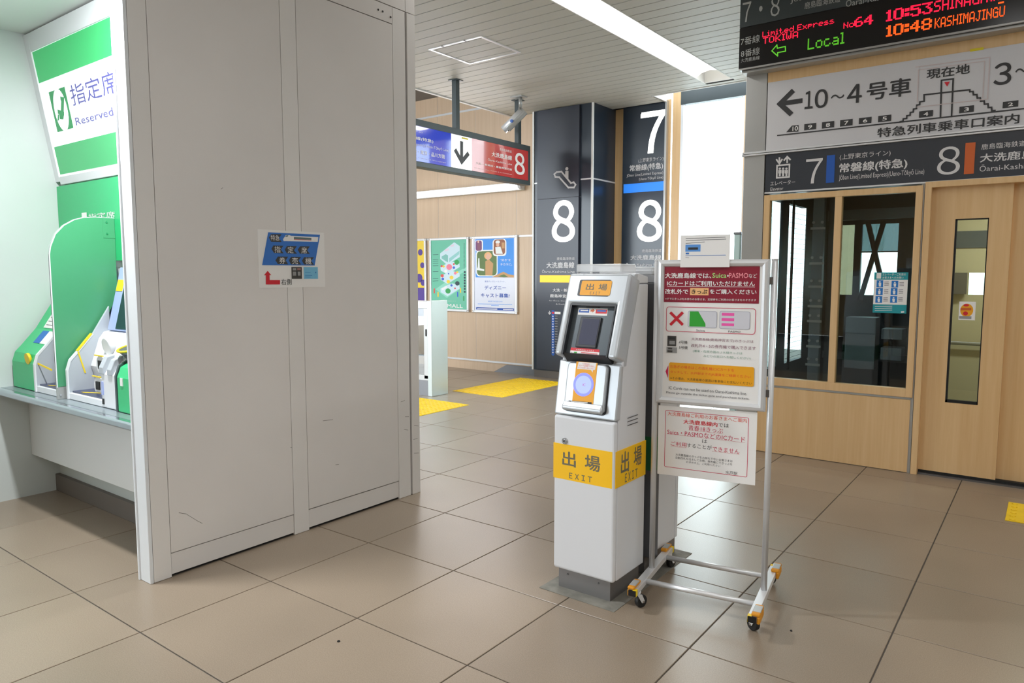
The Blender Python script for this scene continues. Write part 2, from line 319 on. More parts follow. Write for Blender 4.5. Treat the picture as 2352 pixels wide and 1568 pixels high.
# ------------------------------------------------------------------ flat print and lettering (laid out in metres on each sign's own plane)
LAY = json.loads(r'''{"car_sign":[["s","ink",0.035,-1.7494,2.7107,-1.5905,2.7122],
["s","ink",0.036,-1.671,2.7863,-1.7561,2.7116,-1.6777,2.6321],
["t","ink","１",-1.5736,2.6453,-1.5151,2.7758,1],
["t","ink","０",-1.5019,2.6406,-1.4111,2.7754,1],
["t","ink","～",-1.3905,2.6912,-1.298,2.7225,1],
["t","ink","４",-1.2799,2.6435,-1.1813,2.7757,1],
["t","ink","号車",-1.1508,2.6474,-0.8686,2.772,1],
["t","ink","現在地",-0.7798,2.7382,-0.5297,2.8038,1],
["t","ink","３",-0.3961,2.6375,-0.2999,2.777,1],
["t","ink","～",-0.2811,2.6979,-0.2064,2.7259,1],
["p","ink",-1.7011,2.493,-1.6603,2.5375,-1.6118,2.5363,-1.6119,2.4875],
["r","ink",-1.5703,2.4915,-1.4858,2.537,0],
["t","paper","9",-1.5424,2.5003,-1.5133,2.5271,1],
["r","ink",-1.4444,2.4896,-1.3603,2.5356,0],
["t","paper","8",-1.4167,2.4984,-1.3876,2.5257,1],
["r","ink",-1.3193,2.4892,-1.2349,2.5348,0],
["t","paper","7",-1.2915,2.4979,-1.2623,2.525,1],
["r","ink",-1.1935,2.4903,-1.1106,2.5335,0],
["t","paper","6",-1.1662,2.4989,-1.1376,2.5238,1],
["r","ink",-1.068,2.4889,-0.9849,2.5327,0],
["t","paper","5",-1.0406,2.4975,-1.0119,2.5231,1],
["r","ink",-0.8128,2.488,-0.7299,2.531,0],
["t","paper","4",-0.7855,2.4965,-0.7568,2.5215,1],
["r","ink",-0.5769,2.4876,-0.4941,2.53,0],
["t","paper","3",-0.5497,2.4961,-0.521,2.5206,1],
["r","ink",-0.3369,2.4882,-0.2541,2.5283,0],
["t","paper","2",-0.3096,2.4966,-0.281,2.5189,1],
["t","paper","10",-1.6554,2.4972,-1.615,2.5303,1],
["s","ink",0.009,-1.7644,2.4763,-0.2224,2.4712,-0.1154,2.471],
["s","ink",0.01,-0.9276,2.4767,-0.9095,2.4779,-0.9086,2.4934,-0.8881,2.4934,-0.8874,2.5123,-0.8679,2.5124,-0.8672,2.5313,-0.8493,2.5315,-0.8486,2.552,-0.8308,2.5522,-0.8296,2.576,-0.8127,2.5763,-0.812,2.595,-0.7867,2.5957,-0.7876,2.6146,-0.7887,2.6385],
["s","ink",0.01,-0.7887,2.6385,-0.5244,2.6333,-0.5223,2.6198,-0.5051,2.6189,-0.5011,2.597,-0.4826,2.596,-0.4785,2.5725,-0.4623,2.5727,-0.459,2.5501,-0.4399,2.5491,-0.4367,2.5275,-0.4178,2.5273,-0.4144,2.5033,-0.397,2.5026,-0.3944,2.4811,-0.3771,2.4804],
["s","ink",0.01,-0.6841,2.4754,-0.69,2.7197,-0.622,2.7183,-0.6196,2.4756],
["p","red",-0.673,2.7046,-0.6404,2.7037,-0.6551,2.6727],
["t","ink","特急列車乗車口案内",-1.0693,2.382,-0.2423,2.449,1],
["s","hatchline",0.006,-0.8477,2.8319,-0.4228,2.8242,-0.4215,2.5587,-0.8274,2.5621],
["s","hatchline",0.005,-0.8313,2.8097,-0.4496,2.8038,-0.4481,2.5706],
["s","hatchline",0.006,-0.8298,2.812,-0.8282,2.5947],
["r","yellowsign",-0.5355,2.8775,-0.4605,2.8943,0]],"line_sign":[["s","signgrey",0.012,-1.7453,2.3113,-1.7437,2.265],
["s","signgrey",0.012,-1.7658,2.294,-1.7436,2.2631,-1.7255,2.2922],
["s","signgrey",0.012,-1.6855,2.2626,-1.687,2.3077],
["s","signgrey",0.012,-1.7081,2.2867,-1.6871,2.3096,-1.6646,2.2865],
["o","signgrey",-1.7665,2.1506,-1.6617,2.2555,0.004,0.012],
["e","signgrey",-1.7484,2.2157,-1.7305,2.2327],
["r","signgrey",-1.7497,2.1886,-1.7277,2.2145,0],
["r","signgrey",-1.745,2.1676,-1.7308,2.1919,0],
["e","signgrey",-1.7234,2.2136,-1.7056,2.2305],
["r","signgrey",-1.7246,2.1865,-1.7028,2.2124,0],
["r","signgrey",-1.72,2.1656,-1.7058,2.1899,0],
["e","signgrey",-1.6985,2.2115,-1.6808,2.2284],
["r","signgrey",-1.6998,2.1845,-1.678,2.2103,0],
["r","signgrey",-1.6952,2.1637,-1.681,2.1878,0],
["t","signgrey","エレベーター",-1.8069,2.0998,-1.6213,2.1328,0],
["t","signgrey","Elevator",-1.8054,2.0608,-1.7079,2.086,0],
["t","signgrey","７",-1.5469,2.0951,-1.4284,2.2756,0],
["r","blue",-1.4011,2.0907,-1.3437,2.2908,0],
["t","signgrey","(上野東京ライン)",-1.3122,2.2457,-0.9773,2.2905,0],
["t","signgrey","常磐線(特急)",-1.3121,2.1481,-0.8684,2.2245,1],
["t","signgrey","Jōban Line(Limited Express)(Ueno-Tōkyō Line)",-1.3106,2.096,-0.7631,2.1416,0],
["t","signgrey","８",-0.688,2.0895,-0.5549,2.2752,0],
["r","orange",-0.53,2.0845,-0.4735,2.2882,0],
["t","signgrey","鹿島臨海鉄道",-0.4397,2.2356,-0.1995,2.272,0],
["t","signgrey","大洗鹿島線",-0.4435,2.1534,-0.0749,2.2089,1],
["t","signgrey","Ōarai-Kashima Line",-0.442,2.0941,-0.0298,2.1384,0]],"led_board":[["t","ledgrey","７・８",-2.0171,3.3204,-1.7395,3.4692,0],
["t","ledgrey","Jōban Line",-1.6629,3.3832,-1.3891,3.4322,0],
["t","ledgrey","鹿島臨海鉄道",-1.5623,3.3258,-1.321,3.3728,0],
["t","ledgrey","Ōarai-Kashima Line",-1.2822,3.2818,-0.8577,3.3363,0],
["t","ledgrey","7番線",-2.024,3.155,-1.8796,3.2129,0],
["t","ledgrey","8番線",-2.0193,3.0661,-1.8767,3.1215,0],
["t","ledgrey","大洗鹿島線",-2.0174,3.0287,-1.8755,3.0578,0]],"led_lit":[["d","led_red","Limited Express",-1.8602,3.1865,-1.3557,3.2265],
["d","led_red","TOKIWA",-1.8558,3.1359,-1.6008,3.182],
["d","led_red","No",-1.2927,3.1379,-1.2243,3.1779],
["d","led_red","64",-1.2232,3.1326,-1.1079,3.1966],
["d","led_red","10:53",-1.0233,3.1309,-0.7536,3.204],
["d","led_red","SHINAGAWA",-0.7392,3.1334,-0.3509,3.2034],
["d","led_orange","10:48",-1.0186,3.0292,-0.7526,3.1023],
["d","led_orange","KASHIMAJINGU",-0.7304,3.0284,-0.3484,3.0924],
["s","led_orange",0.01,-0.3862,3.1155,-0.3562,3.1144],
["s","led_green",0.008,-1.7509,3.111,-1.7861,3.0751,-1.7425,3.0306,-1.7434,3.0546,-1.6861,3.0554,-1.6892,3.0896,-1.7463,3.0863,-1.7509,3.111],
["d","led_green","Local",-1.5307,3.036,-1.2825,3.114]],"pillar_sign":[["s","pale",0.022,-5.3249,2.7482,-5.2489,2.749,-5.1018,2.5915,-5.0595,2.599,-5.0296,2.565,-5.0546,2.5314,-5.1397,2.5374,-5.283,2.6802,-5.3442,2.6904,-5.3619,2.726,-5.3249,2.7482],
["e","pale",-5.189,2.7579,-5.1416,2.801],
["p","pale",-5.1886,2.7511,-5.1394,2.7506,-5.1405,2.6264,-5.1923,2.6838],
["t","signwhite","鹿島臨海鉄道",-5.3127,1.5979,-5.0351,1.6376,0],
["t","signwhite","大洗鹿島線",-5.4794,1.4933,-5.0383,1.5731,1],
["t","signwhite","Ōarai-Kashima Line",-5.5514,1.43,-5.0334,1.4731,0],
["t","signwhite","大洗・新鉾田",-5.3765,1.1799,-5.031,1.2246,1],
["t","signwhite","鹿島神宮方面",-5.4208,1.1017,-5.0303,1.1477,1],
["t","signwhite","for Ōarai, Shin-Hokota",-5.4316,1.0507,-5.0298,1.0711,0],
["t","signwhite","& Kashimajingū",-5.324,1.0033,-5.0293,1.0252,0]],"pillar_bar":[["r","yellow",-5.5852,1.3033,-5.0322,1.3984,0]],"pillar_eight":[["t","litwhite","８",-5.3949,1.8352,-5.0331,2.3795,1]],"pillar_map":[["s","blue",0.045,-5.3695,0.9323,-5.3656,0.3274],
["p","blue",-5.3868,0.334,-5.3446,0.3369,-5.3655,0.3113],
["e","paper",-5.3805,0.8418,-5.3594,0.8586],
["r","pale",-5.3423,0.8536,-5.2967,0.8584,0],
["e","paper",-5.3803,0.8071,-5.3591,0.8238],
["r","pale",-5.3421,0.819,-5.2965,0.8237,0],
["e","paper",-5.38,0.7723,-5.3589,0.789],
["r","pale",-5.3419,0.7844,-5.2962,0.789,0],
["e","paper",-5.3798,0.7376,-5.3587,0.7542],
["r","pale",-5.3416,0.7498,-5.296,0.7542,0],
["e","paper",-5.3796,0.7028,-5.3585,0.7194],
["r","pale",-5.3414,0.7151,-5.2957,0.7195,0],
["e","paper",-5.3794,0.6679,-5.3582,0.6845],
["r","pale",-5.3412,0.6804,-5.2955,0.6847,0],
["e","paper",-5.3792,0.6331,-5.358,0.6497],
["r","pale",-5.3409,0.6457,-5.2952,0.6499,0],
["e","paper",-5.3789,0.5982,-5.3578,0.6147],
["r","pale",-5.3407,0.611,-5.295,0.6151,0],
["e","paper",-5.3787,0.5633,-5.3575,0.5798],
["r","pale",-5.3405,0.5762,-5.2947,0.5802,0],
["e","paper",-5.3785,0.5284,-5.3573,0.5449],
["r","pale",-5.3402,0.5415,-5.2945,0.5454,0],
["e","paper",-5.3783,0.4935,-5.3571,0.5099],
["r","pale",-5.34,0.5067,-5.2942,0.5105,0],
["e","paper",-5.3781,0.4585,-5.3569,0.4749],
["r","pale",-5.3398,0.4719,-5.294,0.4755,0],
["e","paper",-5.3778,0.4235,-5.3566,0.4399],
["r","pale",-5.3395,0.437,-5.2938,0.4406,0],
["e","paper",-5.3776,0.3885,-5.3564,0.4048],
["r","pale",-5.3393,0.4022,-5.2935,0.4057,0],
["e","paper",-5.3774,0.3535,-5.3562,0.3698],
["r","pale",-5.3391,0.3673,-5.2933,0.3707,0],
["e","red",-5.3866,0.882,-5.3501,0.9126],
["r","paper",-5.3427,0.8823,-5.2479,0.914,0],
["s","pale",0.012,-5.4231,0.921,-5.4228,0.8795],
["s","pale",0.012,-5.4421,0.8949,-5.4228,0.8763,-5.4037,0.8961]],"tall_sign":[["t","signwhite","(上野東京ライン)",-4.4327,2.8517,-4.0795,2.9124,0],
["t","signwhite","常磐線(特急)",-4.5584,2.7442,-4.0829,2.8382,1],
["t","signwhite","Jōban Line(Limited Express)",-4.6014,2.6796,-4.0816,2.7269,0],
["t","signwhite","(Ueno-Tōkyō Line)",-4.4222,2.622,-4.0803,2.6661,0],
["t","signwhite","鹿島臨海鉄道",-4.3609,1.6974,-4.0838,1.7384,0],
["t","signwhite","大洗鹿島線",-4.528,1.5995,-4.0856,1.6649,1],
["t","signwhite","Ōarai-Kashima Line",-4.5985,1.5193,-4.0839,1.5629,0]],"tall_bar":[["r","skyblue",-4.6445,2.4807,-4.0581,2.5966,0]],"tall_digits":[["t","litwhite","７",-4.4096,2.9645,-4.0628,3.4917,1],
["t","litwhite","８",-4.4389,1.8341,-4.0809,2.3721,1]],"hang_blue":[["t","paper","(上野東京ライン)",5.2847,2.8946,5.6529,2.9123,0],
["t","paper","常磐線(特急)",5.4111,2.813,5.8203,2.8548,1],
["t","paper","Jōban Line(Limited Express)(Ueno-Tōkyō Line)",5.1137,2.7508,6.072,2.7893,0],
["t","paper","上野・東京・品川方面",5.4558,2.6746,6.0013,2.7203,1],
["t","paper","for Ueno, Tōkyō & Shinagawa",5.3601,2.6294,6.0221,2.6414,0]],"hang_arrow":[["s","ink",0.05,6.2858,2.9053,6.2835,2.6787],
["s","ink",0.05,6.187,2.7838,6.2835,2.6787,6.3897,2.774]],"hang_red":[["t","paper","鹿島臨海鉄道",6.9825,2.8969,7.2218,2.9276,0],
["t","paper","大洗鹿島線",6.8273,2.8068,7.2285,2.8646,1],
["t","paper","Ōarai-Kashima Line",6.7556,2.7493,7.2285,2.7794,0],
["t","paper","大洗・新鉾田・鹿島神宮方面",6.5349,2.6839,7.2285,2.7091,1],
["t","paper","for Ōarai, Shin-Hokota & Kashimajingū",6.5138,2.6322,7.2285,2.6452,0],
["t","paper","８",7.2824,2.6527,7.4971,2.9187,1]],"part_notice":[["p","nblue",2.2326,1.6348,2.5601,1.6359,2.5187,1.4671,2.1906,1.4663],
["p","chev",2.2362,1.6081,2.2494,1.6257,2.313,1.6284,2.2961,1.6076,2.3116,1.5881,2.248,1.5873],
["p","chev",2.2483,1.5504,2.2606,1.5687,2.3218,1.5691,2.3051,1.549,2.3215,1.5292,2.2641,1.5294],
["p","chev",2.3289,1.5482,2.3434,1.568,2.4051,1.5693,2.3878,1.5468,2.4055,1.5287,2.342,1.5296],
["p","chev",2.4101,1.5503,2.4264,1.5693,2.4895,1.5703,2.4717,1.5489,2.4886,1.5299,2.4244,1.53],
["p","chev",2.2701,1.4923,2.2859,1.512,2.349,1.5123,2.3339,1.4932,2.3476,1.4721,2.2846,1.4732],
["p","chev",2.3528,1.4926,2.3674,1.5121,2.4309,1.5123,2.4142,1.4928,2.4296,1.4717,2.366,1.4723],
["p","chev",2.4356,1.4926,2.4506,1.5121,2.5153,1.5123,2.4973,1.4925,2.514,1.4716,2.4493,1.4725],
["t","paper","特急",2.2459,1.5942,2.2983,1.6218,0],
["t","paper","指",2.2664,1.5317,2.3028,1.5651,0],
["t","paper","定",2.3467,1.5311,2.3831,1.5652,0],
["t","paper","席",2.4327,1.5309,2.4693,1.5656,0],
["t","paper","券",2.2936,1.4742,2.3298,1.5084,0],
["t","paper","売",2.3725,1.4733,2.4093,1.5084,0],
["t","paper","機",2.457,1.4736,2.4967,1.5089,0],
["p","paper",2.3206,1.6028,2.3385,1.6246,2.3609,1.6255,2.3712,1.6221,2.5477,1.6224,2.5432,1.5969,2.3237,1.5928],
["p","trainglass",2.3884,1.617,2.5013,1.6164,2.5009,1.6056,2.388,1.6053],
["p","red",2.388,1.6047,2.5009,1.605,2.5008,1.6026,2.3879,1.6021],
["p","trainglass",2.3313,1.6147,2.3436,1.6239,2.3539,1.6238,2.3502,1.6175],
["p","red",2.2087,1.3679,2.2105,1.4148,2.1997,1.4154,2.2221,1.4376,2.2427,1.4153,2.2325,1.4154,2.2326,1.3905,2.2951,1.39,2.2936,1.3669],
["t","ink","右側",2.3008,1.3645,2.3658,1.3958,0],
["r","photodark",2.3673,1.3956,2.4331,1.4585,0],
["r","ticketblue",2.4453,1.3949,2.5388,1.4591,0],
["r","photogrey",2.3758,1.441,2.3965,1.4527,0],
["r","photored",2.404,1.4426,2.4268,1.4529,0],
["r","photogrey",2.3752,1.4129,2.424,1.4336,0],
["r","photodark2",2.3964,1.407,2.406,1.4366,0],
["s","inkblue",0.002,2.4534,1.4307,2.4898,1.4302],
["s","inkblue",0.002,2.4529,1.4143,2.5003,1.4136],
["s","inkblue",0.002,2.4526,1.4053,2.489,1.4046],
["e","inkblue",2.5213,1.4248,2.5277,1.4339]],"stand_poster":[["r","maroon",0.0396,1.302,0.437,1.4548,0],
["t","paper","大洗鹿島線では、",0.0466,1.4041,0.2438,1.4265,1],
["t","sgreen","Suica",0.2478,1.4064,0.3058,1.4265,1],
["t","paper","・",0.3084,1.4104,0.3145,1.4189,0],
["t","spink","PASMO",0.3156,1.4056,0.3927,1.4265,1],
["t","paper","など",0.3946,1.4067,0.4271,1.4235,0],
["t","paper","ICカードはご利用いただけません",0.0564,1.3719,0.42,1.3937,1],
["s","paper",0.0015,0.0569,1.369,0.4202,1.3696],
["t","paper","改札外で",0.048,1.3361,0.149,1.3584,1],
["r","peach",0.1562,1.3332,0.234,1.3631,0],
["t","black","きっぷ",0.1626,1.3382,0.2288,1.358,1],
["t","paper","をご購入ください",0.2394,1.339,0.4273,1.3593,1],
["t","paper","※すでにきっぷをお持ちのお客さま、定期券をご利用のお客さまをのぞきます",0.0498,1.3113,0.4267,1.3209,0],
["o","crimson",0.0549,1.1756,0.4271,1.2822,0.012,0.0022],
["s","red",0.012,0.0726,1.2578,0.1284,1.2054],
["s","red",0.012,0.1272,1.2593,0.0737,1.2036],
["r","cardedge",0.1496,1.1965,0.2714,1.2671,0.008],
["r","card",0.1517,1.1984,0.2694,1.2651,0.007],
["p","green",0.157,1.2642,0.1938,1.2646,0.2243,1.2138,0.2251,1.201,0.1564,1.1996],
["r","cardedge",0.2816,1.1953,0.4048,1.2693,0.008],
["r","card",0.2836,1.1972,0.4028,1.2673,0.007],
["r","pink",0.2913,1.2496,0.3417,1.2614,0],
["r","pink",0.2909,1.2279,0.3419,1.24,0],
["r","pink",0.291,1.2071,0.3419,1.2186,0],
["t","ink","Suica",0.1863,1.1797,0.2226,1.1887,0],
["t","ink","PASMO",0.3197,1.1808,0.3687,1.189,0],
["r","photodark",0.0629,1.1122,0.1013,1.1566,0],
["r","photogrey",0.0596,1.0833,0.1052,1.1075,0],
["r","photodark2",0.0662,1.1411,0.0964,1.1503,0],
["r","photogrey",0.0714,1.1199,0.0958,1.1347,0],
["r","photodark",0.0666,1.0981,0.0845,1.1052,0],
["r","photodark",0.0642,1.0849,0.0859,1.0934,0],
["t","ink","4号機",0.113,1.124,0.1503,1.1381,0],
["t","ink","5号機",0.1146,1.1015,0.1518,1.1155,0],
["t","plum","大洗鹿島線(鹿島神宮まで)のきっぷは",0.1664,1.1396,0.4213,1.153,0],
["t","plum","改札外4・5の券売機で購入できます",0.166,1.1119,0.4313,1.1269,0],
["t","sage","(潮来・佐原方面のＪＲ線きっぷは",0.1744,1.0894,0.3787,1.1012,0],
["t","sage","みどりの窓口へお越しください)",0.2199,1.0706,0.4123,1.0826,0],
["p","crimson",0.0575,1.0006,0.0693,1.0281,0.0683,0.9718],
["r","amber",0.0723,0.9603,0.4278,1.0416,0.008],
["t","redorange","お急ぎの場合はこの改札機にICカードを",0.0779,1.017,0.3478,1.0305,0],
["t","redorange","タッチして、水戸駅までのJR運賃をご精算ください",0.0785,0.9931,0.4146,1.0063,0],
["t","black","※その場合、大洗鹿島線の運賃は乗車後にお支払いください",0.0791,0.9674,0.4202,0.9787,0],
["t","textgrey","IC Cards can not be used on Oarai-Kashima line.",0.0729,0.9238,0.4021,0.9364,0],
["t","textgrey","Please go outside the ticket gate and purchase tickets.",0.0625,0.9024,0.4116,0.9139,0]],"stand_paper":[["o","crimson",0.0587,0.5767,0.4123,0.8294,0.006,0.0022],
["t","redorange","大洗鹿島線ご利用のお客さまへご案内",0.0697,0.807,0.4043,0.8242,0],
["t","red","大洗鹿島線内",0.1394,0.7775,0.2847,0.7971,1],
["t","ink","では",0.2885,0.779,0.3324,0.7954,0],
["t","crimson","青春18きっぷ",0.162,0.7514,0.3082,0.7733,0],
["s","crimson",0.0008,0.1625,0.752,0.3082,0.7503],
["t","crimson","Suica・PASMOなどのICカード",0.0692,0.724,0.3992,0.7469,0],
["s","crimson",0.0008,0.0691,0.7254,0.3994,0.7226],
["t","ink","は",0.2223,0.7023,0.2435,0.7179,0],
["t","crimson","ご利用",0.086,0.6747,0.155,0.6946,0],
["t","ink","することが",0.1577,0.6758,0.2635,0.6948,0],
["t","crimson","できません",0.267,0.6719,0.3781,0.6919,0],
["s","crimson",0.0008,0.0851,0.6722,0.1545,0.6719],
["s","crimson",0.0008,0.2644,0.6708,0.3782,0.6703],
["t","textgrey","大洗鹿島線のきっぷをお持ちでないお客さまは",0.1082,0.6321,0.3511,0.6429,0],
["t","textgrey","自動改札を出まして左側、券売機にてきっぷを",0.1091,0.6189,0.3502,0.6294,0],
["t","textgrey","お求めの上、ご利用ください",0.1558,0.606,0.3012,0.6154,0],
["t","textgrey","水戸駅",0.3232,0.5799,0.3725,0.5946,0]],"stand_note":[["s","textgrey",0.002,0.1358,1.5704,0.3002,1.5726],
["s","textgrey",0.002,0.136,1.5622,0.3029,1.5646],
["s","textgrey",0.002,0.1363,1.5504,0.2157,1.5549],
["r","photosky",0.1354,1.5157,0.1989,1.5448,0],
["r","photodark2",0.1471,1.5235,0.1885,1.5333,0],
["r","inkblue",0.1372,1.5046,0.1513,1.5114,0],
["s","inkblue",0.002,0.1364,1.4986,0.3032,1.4997],
["s","textgrey",0.0015,0.1366,1.4909,0.1517,1.4902]],"m_exit":[["r","amber2",-1.6801,0.23,-1.5283,0.2966,0.006],
["t","signgreyd","出",-1.654,0.2536,-1.6132,0.2834,1],
["t","signgreyd","場",-1.5903,0.2524,-1.5474,0.2829,1],
["t","signgreyd","ＥＸＩＴ",-1.628,0.2339,-1.5774,0.2462,1]],"m_panel":[["p","paper",-1.689,0.1699,-1.5415,0.17,-1.5386,0.1377,-1.6866,0.1378],
["p","blue",-1.6843,0.1622,-1.6329,0.166,-1.631,0.1485,-1.6845,0.1484],
["p","paper",-1.6758,0.1603,-1.6376,0.1626,-1.6375,0.156,-1.6771,0.1547],
["p","orange",-1.6254,0.1624,-1.6154,0.1638,-1.6165,0.1693,-1.6042,0.1593,-1.6148,0.1491,-1.6147,0.1546,-1.6255,0.1542],
["p","red",-1.5987,0.1649,-1.5424,0.1656,-1.5417,0.1473,-1.5986,0.1464],
["p","blue2",-1.5912,0.163,-1.5496,0.1632,-1.5491,0.1551,-1.592,0.1553],
["p","red",-1.6896,-0.0128,-1.5447,-0.0131,-1.5439,-0.0257,-1.6897,-0.0264],
["p","paper",-1.6897,-0.0264,-1.5439,-0.0257,-1.5421,-0.043,-1.6894,-0.0421],
["t","paper","大洗鹿島線にのりかえ",-1.6626,-0.0244,-1.5707,-0.0176,0],
["p","green",-1.6689,-0.031,-1.6536,-0.031,-1.655,-0.0387,-1.6704,-0.0387],
["s","red",0.003,-1.6351,-0.0319,-1.5512,-0.0331],
["s","red",0.003,-1.634,-0.0372,-1.5503,-0.0373],
["s","textgrey",0.0012,-1.6839,-0.0331,-1.6734,-0.0389]],"m_reader":[["p","paper",-1.6439,0.1823,-1.5542,0.1848,-1.5579,0.1547,-1.5683,0.1528,-1.5683,0.1425,-1.5784,0.153,-1.6476,0.1516],
["t","red","大洗鹿島線は",-1.6234,0.1741,-1.5868,0.1786,0],
["t","redorange","ICカードは使用できません。",-1.6391,0.1639,-1.5589,0.1722,0],
["t","red","きっぷをお買い求めください",-1.6439,0.156,-1.561,0.1614,0],
["e","ring",-1.6595,0.0354,-1.5572,0.1376],
["e","ring2",-1.6476,0.0471,-1.5686,0.1254],
["t","orange","IC",-1.6115,0.0805,-1.597,0.0921,0],
["p","black",-1.674,0.0108,-1.5584,0.0148,-1.5585,0.0055,-1.6753,0.0012],
["p","paper",-1.6614,0.009,-1.5783,0.0126,-1.5785,0.0085,-1.6616,0.0048]],"m_band":[["t","signgreyd","出",-1.7081,0.5752,-1.6372,0.6419,1],
["t","signgreyd","場",-1.5921,0.5745,-1.5146,0.643,1],
["t","signgreyd","ＥＸＩＴ",-1.6716,0.5225,-1.5551,0.548,1]],"m_bandside":[["t","signgreyd","出",2.6982,0.5639,2.7717,0.6606,1],
["t","signgreyd","場",2.8156,0.5714,2.8923,0.6602,1],
["t","signgreyd","ＥＸＩＴ",2.7368,0.5206,2.8543,0.5596,1],
["s","slit",0.004,2.7528,0.8013,2.8496,0.8021],
["s","slit",0.004,2.7533,0.7857,2.8502,0.7855],
["s","slit",0.004,2.7539,0.7689,2.8508,0.7689]],"glass_notice":[["r","teal",-1.0446,1.381,-0.8386,1.4315,0],
["r","paper",-1.0488,1.202,-0.8328,1.3799,0],
["r","teal",-1.0499,1.1414,-0.8386,1.1991,0],
["r","iconblue",-1.0321,1.3247,-0.9894,1.3758,0],
["e","paper",-1.0165,1.3579,-1.0059,1.3689],
["p","paper",-1.0198,1.3564,-1.0021,1.3565,-1.0035,1.3301,-1.0161,1.3299],
["s","textgrey",0.004,-0.9822,1.3622,-0.9535,1.3638],
["s","textgrey",0.004,-0.9817,1.3511,-0.953,1.3528],
["s","textgrey",0.004,-0.9812,1.34,-0.9525,1.3417],
["r","iconblue",-0.9352,1.3244,-0.8923,1.3722,0],
["e","paper",-0.9194,1.3545,-0.909,1.3654],
["p","paper",-0.9226,1.353,-0.9052,1.3532,-0.9067,1.3298,-0.919,1.3296],
["s","textgrey",0.004,-0.8852,1.3588,-0.8571,1.3604],
["s","textgrey",0.004,-0.8847,1.3479,-0.8566,1.3495],
["s","textgrey",0.004,-0.8842,1.3369,-0.8561,1.3385],
["r","iconblue",-1.0334,1.269,-0.9894,1.3186,0],
["e","paper",-1.0172,1.3008,-1.0066,1.3118],
["p","paper",-1.0205,1.2992,-1.0028,1.2994,-1.0042,1.2743,-1.0169,1.2741],
["s","textgrey",0.004,-0.9822,1.3053,-0.9535,1.3071],
["s","textgrey",0.004,-0.9817,1.2942,-0.953,1.296],
["s","textgrey",0.004,-0.9812,1.2831,-0.9525,1.2849],
["r","iconblue",-0.9378,1.2707,-0.8948,1.3197,0],
["e","paper",-0.922,1.3022,-0.9116,1.313],
["p","paper",-0.9252,1.3006,-0.9078,1.3008,-0.9092,1.276,-0.9216,1.2758],
["s","textgrey",0.004,-0.8878,1.3066,-0.8596,1.3084],
["s","textgrey",0.004,-0.8873,1.2956,-0.8591,1.2974],
["s","textgrey",0.004,-0.8868,1.2846,-0.8586,1.2865],
["r","iconblue",-1.0347,1.2132,-0.9908,1.2612,0],
["e","paper",-1.0185,1.2435,-1.0079,1.2545],
["p","paper",-1.0218,1.2418,-1.0041,1.2422,-1.0056,1.2184,-1.0182,1.2181],
["s","textgrey",0.004,-0.9835,1.2482,-0.9547,1.2502],
["s","textgrey",0.004,-0.983,1.2371,-0.9542,1.2391],
["s","textgrey",0.004,-0.9825,1.226,-0.9537,1.228],
["r","iconblue",-0.939,1.2156,-0.8947,1.263,0],
["e","paper",-0.9226,1.2456,-0.9122,1.2564],
["p","paper",-0.9257,1.2439,-0.9084,1.2443,-0.9098,1.2207,-0.9222,1.2204],
["s","textgrey",0.004,-0.8877,1.2502,-0.8595,1.2522],
["s","textgrey",0.004,-0.8872,1.2392,-0.859,1.2412],
["s","textgrey",0.004,-0.8867,1.2282,-0.8585,1.2302],
["t","paper","エレベーターご利用の",-0.9963,1.4082,-0.8471,1.426,0],
["t","paper","お客さまへのお願い",-0.9953,1.3864,-0.8607,1.4024,0],
["r","paper",-1.0343,1.3871,-1.0047,1.4274,0],
["s","paper",0.004,-1.0366,1.1854,-0.9234,1.1913],
["s","paper",0.004,-1.036,1.1714,-0.9228,1.1775],
["s","paper",0.004,-1.0354,1.1573,-0.9222,1.1636],
["s","paper",0.01,-0.8659,1.1502,-0.8452,1.1522]],"door_notice":[["p","paper",-0.5171,1.2252,-0.4228,1.2315,-0.423,1.1059,-0.5192,1.1075],
["e","amber",-0.5111,1.128,-0.4353,1.2187],
["p","orange",-0.5096,1.1894,-0.4475,1.1912,-0.4467,1.174,-0.5087,1.1721],
["e","red",-0.4939,1.1988,-0.4614,1.2165],
["r","photogrey",-0.5148,1.1144,-0.4436,1.1331,0],
["e","red",-0.4936,1.1375,-0.4651,1.1659]],"rsv":[["r","gpan",0.068,0.59,1.8,0.772,0],
["r","gpan2",0.076,0.033,1.8,0.203,0],
["r","rgreen",0.173,0.2843,0.4017,0.5214,0],
["e","rsvwhite",0.1985,0.2791,0.3773,0.5258],
["e","rgreen",0.3131,0.4454,0.3343,0.4777],
["p","rgreen",0.3325,0.4727,0.3672,0.4656,0.3099,0.3693,0.2693,0.3767],
["p","rgreen",0.2436,0.4121,0.3248,0.3868,0.3151,0.3687,0.2353,0.3868],
["p","rgreen",0.2324,0.3814,0.2558,0.383,0.2317,0.3492,0.2081,0.3475],
["p","rgreen",0.257,0.3852,0.3162,0.3708,0.292,0.3464,0.2459,0.3544],
["t","navy","指定席",0.4544,0.4017,1.0427,0.5174,0],
["t","navy","Reserved seat",0.447,0.2915,1.1814,0.3352,0]],"rback":[["t","paper","指定席",-4.7567,1.7501,-4.4137,1.787,0],
["r","paper",-4.8496,1.7586,-4.7789,1.7975,0]],"poster_green":[["r","mint",-7.7058,0.8658,-6.9738,1.9308,0],
["p","mintl",-7.6065,1.1821,-7.3706,1.3086,-7.1144,1.1886,-7.3735,1.0526],
["p","mintl",-7.2048,1.4317,-6.9745,1.5175,-6.9749,1.4659,-7.1356,1.3969],
["p","icewhite",-7.5026,1.7275,-7.2177,1.8872,-7.1086,1.8286,-7.1101,1.665,-7.3677,1.5546,-7.5037,1.6438],
